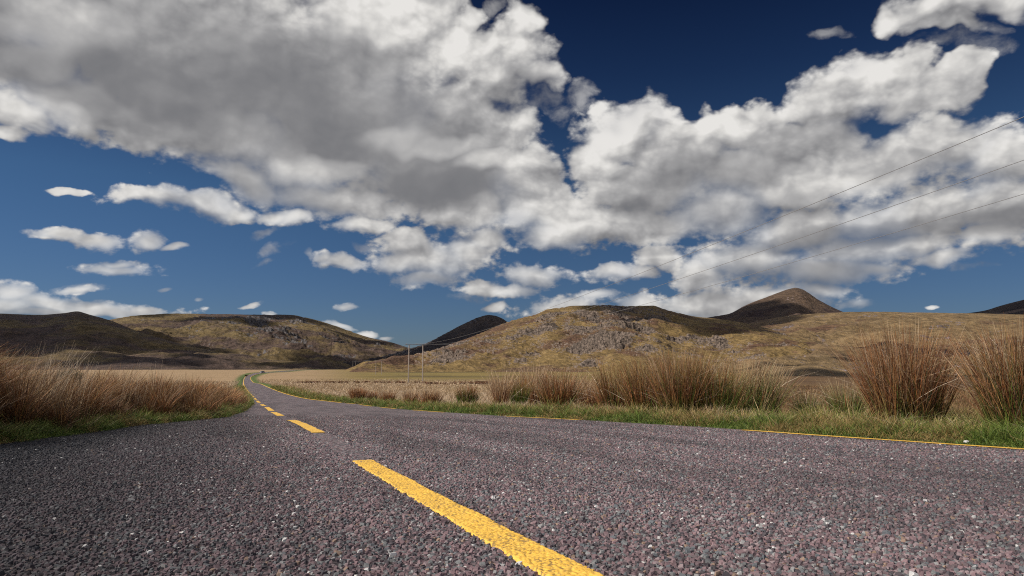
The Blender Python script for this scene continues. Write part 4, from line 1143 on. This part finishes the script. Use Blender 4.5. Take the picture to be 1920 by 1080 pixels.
# ------------------------------------------------------------------ low bushes
def bush(name, px, py, Yd, w_, h_, n, label, cat, cols, seed, leaf=.03, stem=True):
    rg = np.random.RandomState(seed)
    if Yd < 30:
        while at(px, py, Yd)[0] > edgeL(Yd) - .75: Yd += .1
    P = at(px, py, Yd); z0 = float(ground_z(P[0], Yd))
    base = P[2]
    root = empty(name, (P[0], Yd, z0))
    lift = base - z0
    V_ = []; F_ = []; nn = 0; tips = []
    for i in range(n):
        a = rg.rand() * 6.28; q = rg.rand() ** .6
        tip = np.array([sin(a) * q * w_, cos(a) * q * w_ * .8, lift + h_ * rg.uniform(.45, 1.05) * (1 - .35 * q * q)])
        s0 = np.array([tip[0] * .25, tip[1] * .25, 0])
        mdl = (s0 + tip) / 2 + rg.normal(0, .05, 3) * w_
        V, Q, C_ = tube([s0, mdl, tip], [.008 * w_ / .3, .005 * w_ / .3, .002 * w_ / .3], 4)
        V_.append(V); F_.append(Q + nn); nn += len(V)
        tips.append((mdl, tip))
    mesh_np('stem', np.concatenate(V_), [np.concatenate(F_)], [wood], parent=root)
    B = []; 
    for mdl, tip in tips:
        k = 34; t = rg.rand(k) ** .7
        B.append(mdl[None] * (1 - t[:, None]) + tip[None] * t[:, None] + rg.normal(0, .012 * w_ / .3, (k, 3)))
    B = np.concatenate(B); k = len(B)
    V, Fq, C_ = ribbons(B, rg.uniform(.5, 1.3, k) * leaf, rg.rand(k) * 6.28, rg.uniform(.2, 1.1, k), rg.uniform(0, .3, k), leaf * rg.uniform(.2, .35, k), pick(rg, k, cols, .3), pick(rg, k, cols, .3), pick(rg, k, cols, .3), S=1, rg=rg)
    mesh_np('foliage', V, [Fq], [m_blade], parent=root, attrs={'Col': C_})
    return tag(root, label, cat)
DG = [(0.035, 0.055, 0.018), (0.05, 0.07, 0.02), (0.03, 0.04, 0.015), (0.07, 0.075, 0.02)]
bush('heather_bush', 128, 716, 6.6, .17, .17, 60, 'dark green bushy heather sprigs poking out of the rust rushes on the left', 'bush', DG, 5, leaf=.028)
bush('roadside_bush', 461.5, 705, 405, .75, .7, 40, 'tiny dark bush on the left of the road where it narrows to the crest', 'bush', DG + BROWN, 6, leaf=.25)

# ------------------------------------------------------------------ little things on the verge
def pebble(px, py, s, label, seed):
    rg = np.random.RandomState(seed)
    Yd = Yrow(py); P = at(px, py, Yd)
    V = IV * (1 + .25 * fbm(IV[:, 0] * 1.3 + seed, IV[:, 1] * 1.3 + IV[:, 2], 3, seed))[:, None] * np.array([s, s * .7, s * .5])
    o = mesh_np('stone', V, [IF], [m_stone], smooth=True)
    o.location = (P[0], Yd, float(ground_z(P[0], Yd)) + s * .3)
    return tag(o, label, 'stone', 'pale stones on the verge')
m_stone = flat('pale_quartz_stone', (0.62, 0.60, 0.56), 0.7)
pebble(1812, 833, .026, 'pale stone by the yellow edge line, in front of the right frame edge tuft', 1)
pebble(1571, 809, .020, 'small pale stone in green grass left of the big dark rust tuft', 2)
pebble(734, 762, .085, 'white stone at the foot of a small brown tuft, left of the power poles', 3)
pebble(1219, 790, .022, 'smallest pale stone, in the grass below the rust red tuft', 4)

Yd = Yrow(776); P = at(1148, 776, Yd); zg = float(ground_z(P[0], Yd))
fl = empty('dandelion', (P[0], Yd, zg))
m_stem = flat('flower_stem', (0.10, 0.15, 0.04)); m_pet = flat('dandelion_petals', (0.75, 0.60, 0.03), 0.6)
tube_obj('stem', [(0, 0, 0), (.004, 0, .05), (.0, 0, .10)], .003, m_stem, fl, 5)
nP = 60; a = rs.rand(nP) * 6.28
V, Fq, C_ = ribbons(np.tile([[0, 0, .10]], (nP, 1)), rs.uniform(.018, .03, nP), a, rs.uniform(.4, 1.9, nP), np.zeros(nP), np.full(nP, .007), *(np.tile([[.8, .6, .02]], (nP, 1)),) * 3, S=1)
mesh_np('flower_head', V, [Fq], [m_pet], parent=fl)
tag(fl, 'single yellow dandelion in the green verge before the long rush clump', 'flower')

# ------------------------------------------------------------------ the car on the far bend
def build_car():
    Yc = 545.0; P = at(491.5, 700.3, Yc); zc = float(zprof(Yc)) + 0.02
    root = empty('car', (P[0], Yc, zc), radians(-14))
    paint = flat('dark_car_paint', (0.06, 0.075, 0.11), 0.3, 0.3, .5)
    glass = flat('dark_glass', (0.02, 0.025, 0.035), 0.1, 0, .6)
    tyre_m = flat('tyre_rubber', (0.02, 0.02, 0.02), 0.8); rim_m = flat('wheel_rim', (0.4, 0.4, 0.42), 0.4, .7)
    lamp = flat('headlight_glass', (0.85, 0.85, 0.85), 0.15); plate_m = flat('number_plate_white', (0.8, 0.8, 0.78), 0.5)
    trim = flat('black_trim', (0.03, 0.03, 0.03), 0.6)
    W2 = 0.89
    prof = [(-2.05, .30), (-2.10, .62), (-1.95, .84), (-1.0, .96), (-.35, 1.40), (.1, 1.50), (1.2, 1.50), (1.75, 1.25), (1.95, .95), (2.05, .60), (2.0, .30)]
    wz = lambda z: W2 * (1.0 if z < .95 else 1.0 - .30 * (z - .95) / .55)
    V = []; n = len(prof)
    for s in (-1, -.86, .86, 1):
        for y, z in prof:
            k = 1.0 if abs(s) < 1 else .93
            V.append((s * wz(z), y * (1 if abs(s) < 1 else .985), .3 + (z - .3) * (1 if abs(s) < 1 else .965)))
    Q = []
    for j in range(3):
        for i in range(n - 1): Q.append((j * n + i, j * n + i + 1, (j + 1) * n + i + 1, (j + 1) * n + i))
        Q.append((j * n + n - 1, j * n, (j + 1) * n, (j + 1) * n + n - 1))
    side = [list(range(n)), list(range(3 * n, 4 * n))[::-1]]
    mesh_np('body', V, [Q, side], [paint], parent=root)
    def quad(name, pts, m, par=root, th=.02):
        pts = np.array(pts, float); nrm = np.cross(pts[1] - pts[0], pts[2] - pts[0]); nrm /= np.linalg.norm(nrm)
        V = np.concatenate([pts - nrm * th, pts + nrm * th]); k = len(pts)
        sides = [(i, (i + 1) % k, k + (i + 1) % k, k + i) for i in range(k)]
        return mesh_np(name, V, [sides, [list(range(k))[::-1], [k + i for i in range(k)]]], [m], parent=par)
    quad('windscreen', [(-.76, -.96, 1.0), (.76, -.96, 1.0), (.62, -.36, 1.40), (-.62, -.36, 1.40)], glass)
    quad('rear_window', [(-.60, 1.28, 1.47), (.60, 1.28, 1.47), (.72, 1.78, 1.22), (-.72, 1.78, 1.22)], glass)
    for s in (-1, 1):
        quad('side_window', [(s * .885, -.78, 1.02), (s * .885, 1.5, 1.02), (s * .70, 1.15, 1.42), (s * .70, -.22, 1.42)], glass)
        quad('headlight', [(s * .82, -2.07, .66), (s * .48, -2.10, .66), (s * .50, -2.06, .80), (s * .84, -2.0, .80)], lamp)
        m_ = quad('wing_mirror', [(s * .92, -.80, 1.0), (s * 1.08, -.80, 1.0), (s * 1.08, -.80, 1.13), (s * .92, -.80, 1.13)], trim, th=.05)
        for y in (-1.3, 1.3):
            wh = empty('wheel', (s * .80, y, .31)); wh.parent = root
            an = np.linspace(0, 2 * pi, 25)
            V1, Q1, C1 = tube([(-.1, 0, 0), (.1, 0, 0)], .31, 20); mesh_np('tyre', V1, [Q1, C1], [tyre_m], parent=wh)
            V1, Q1, C1 = tube([(s * .07, 0, 0), (s * .115, 0, 0)], .19, 12); mesh_np('rim', V1, [Q1, C1], [rim_m], parent=wh)
    quad('grille', [(-.45, -2.115, .48), (.45, -2.115, .48), (.45, -2.12, .60), (-.45, -2.12, .60)], trim)
    quad('number_plate', [(-.26, -2.12, .36), (.26, -2.12, .36), (.26, -2.12, .46), (-.26, -2.12, .46)], plate_m)
    return tag(root, 'small dark car with pale headlights coming round the far bend of the road', 'car')
build_car()
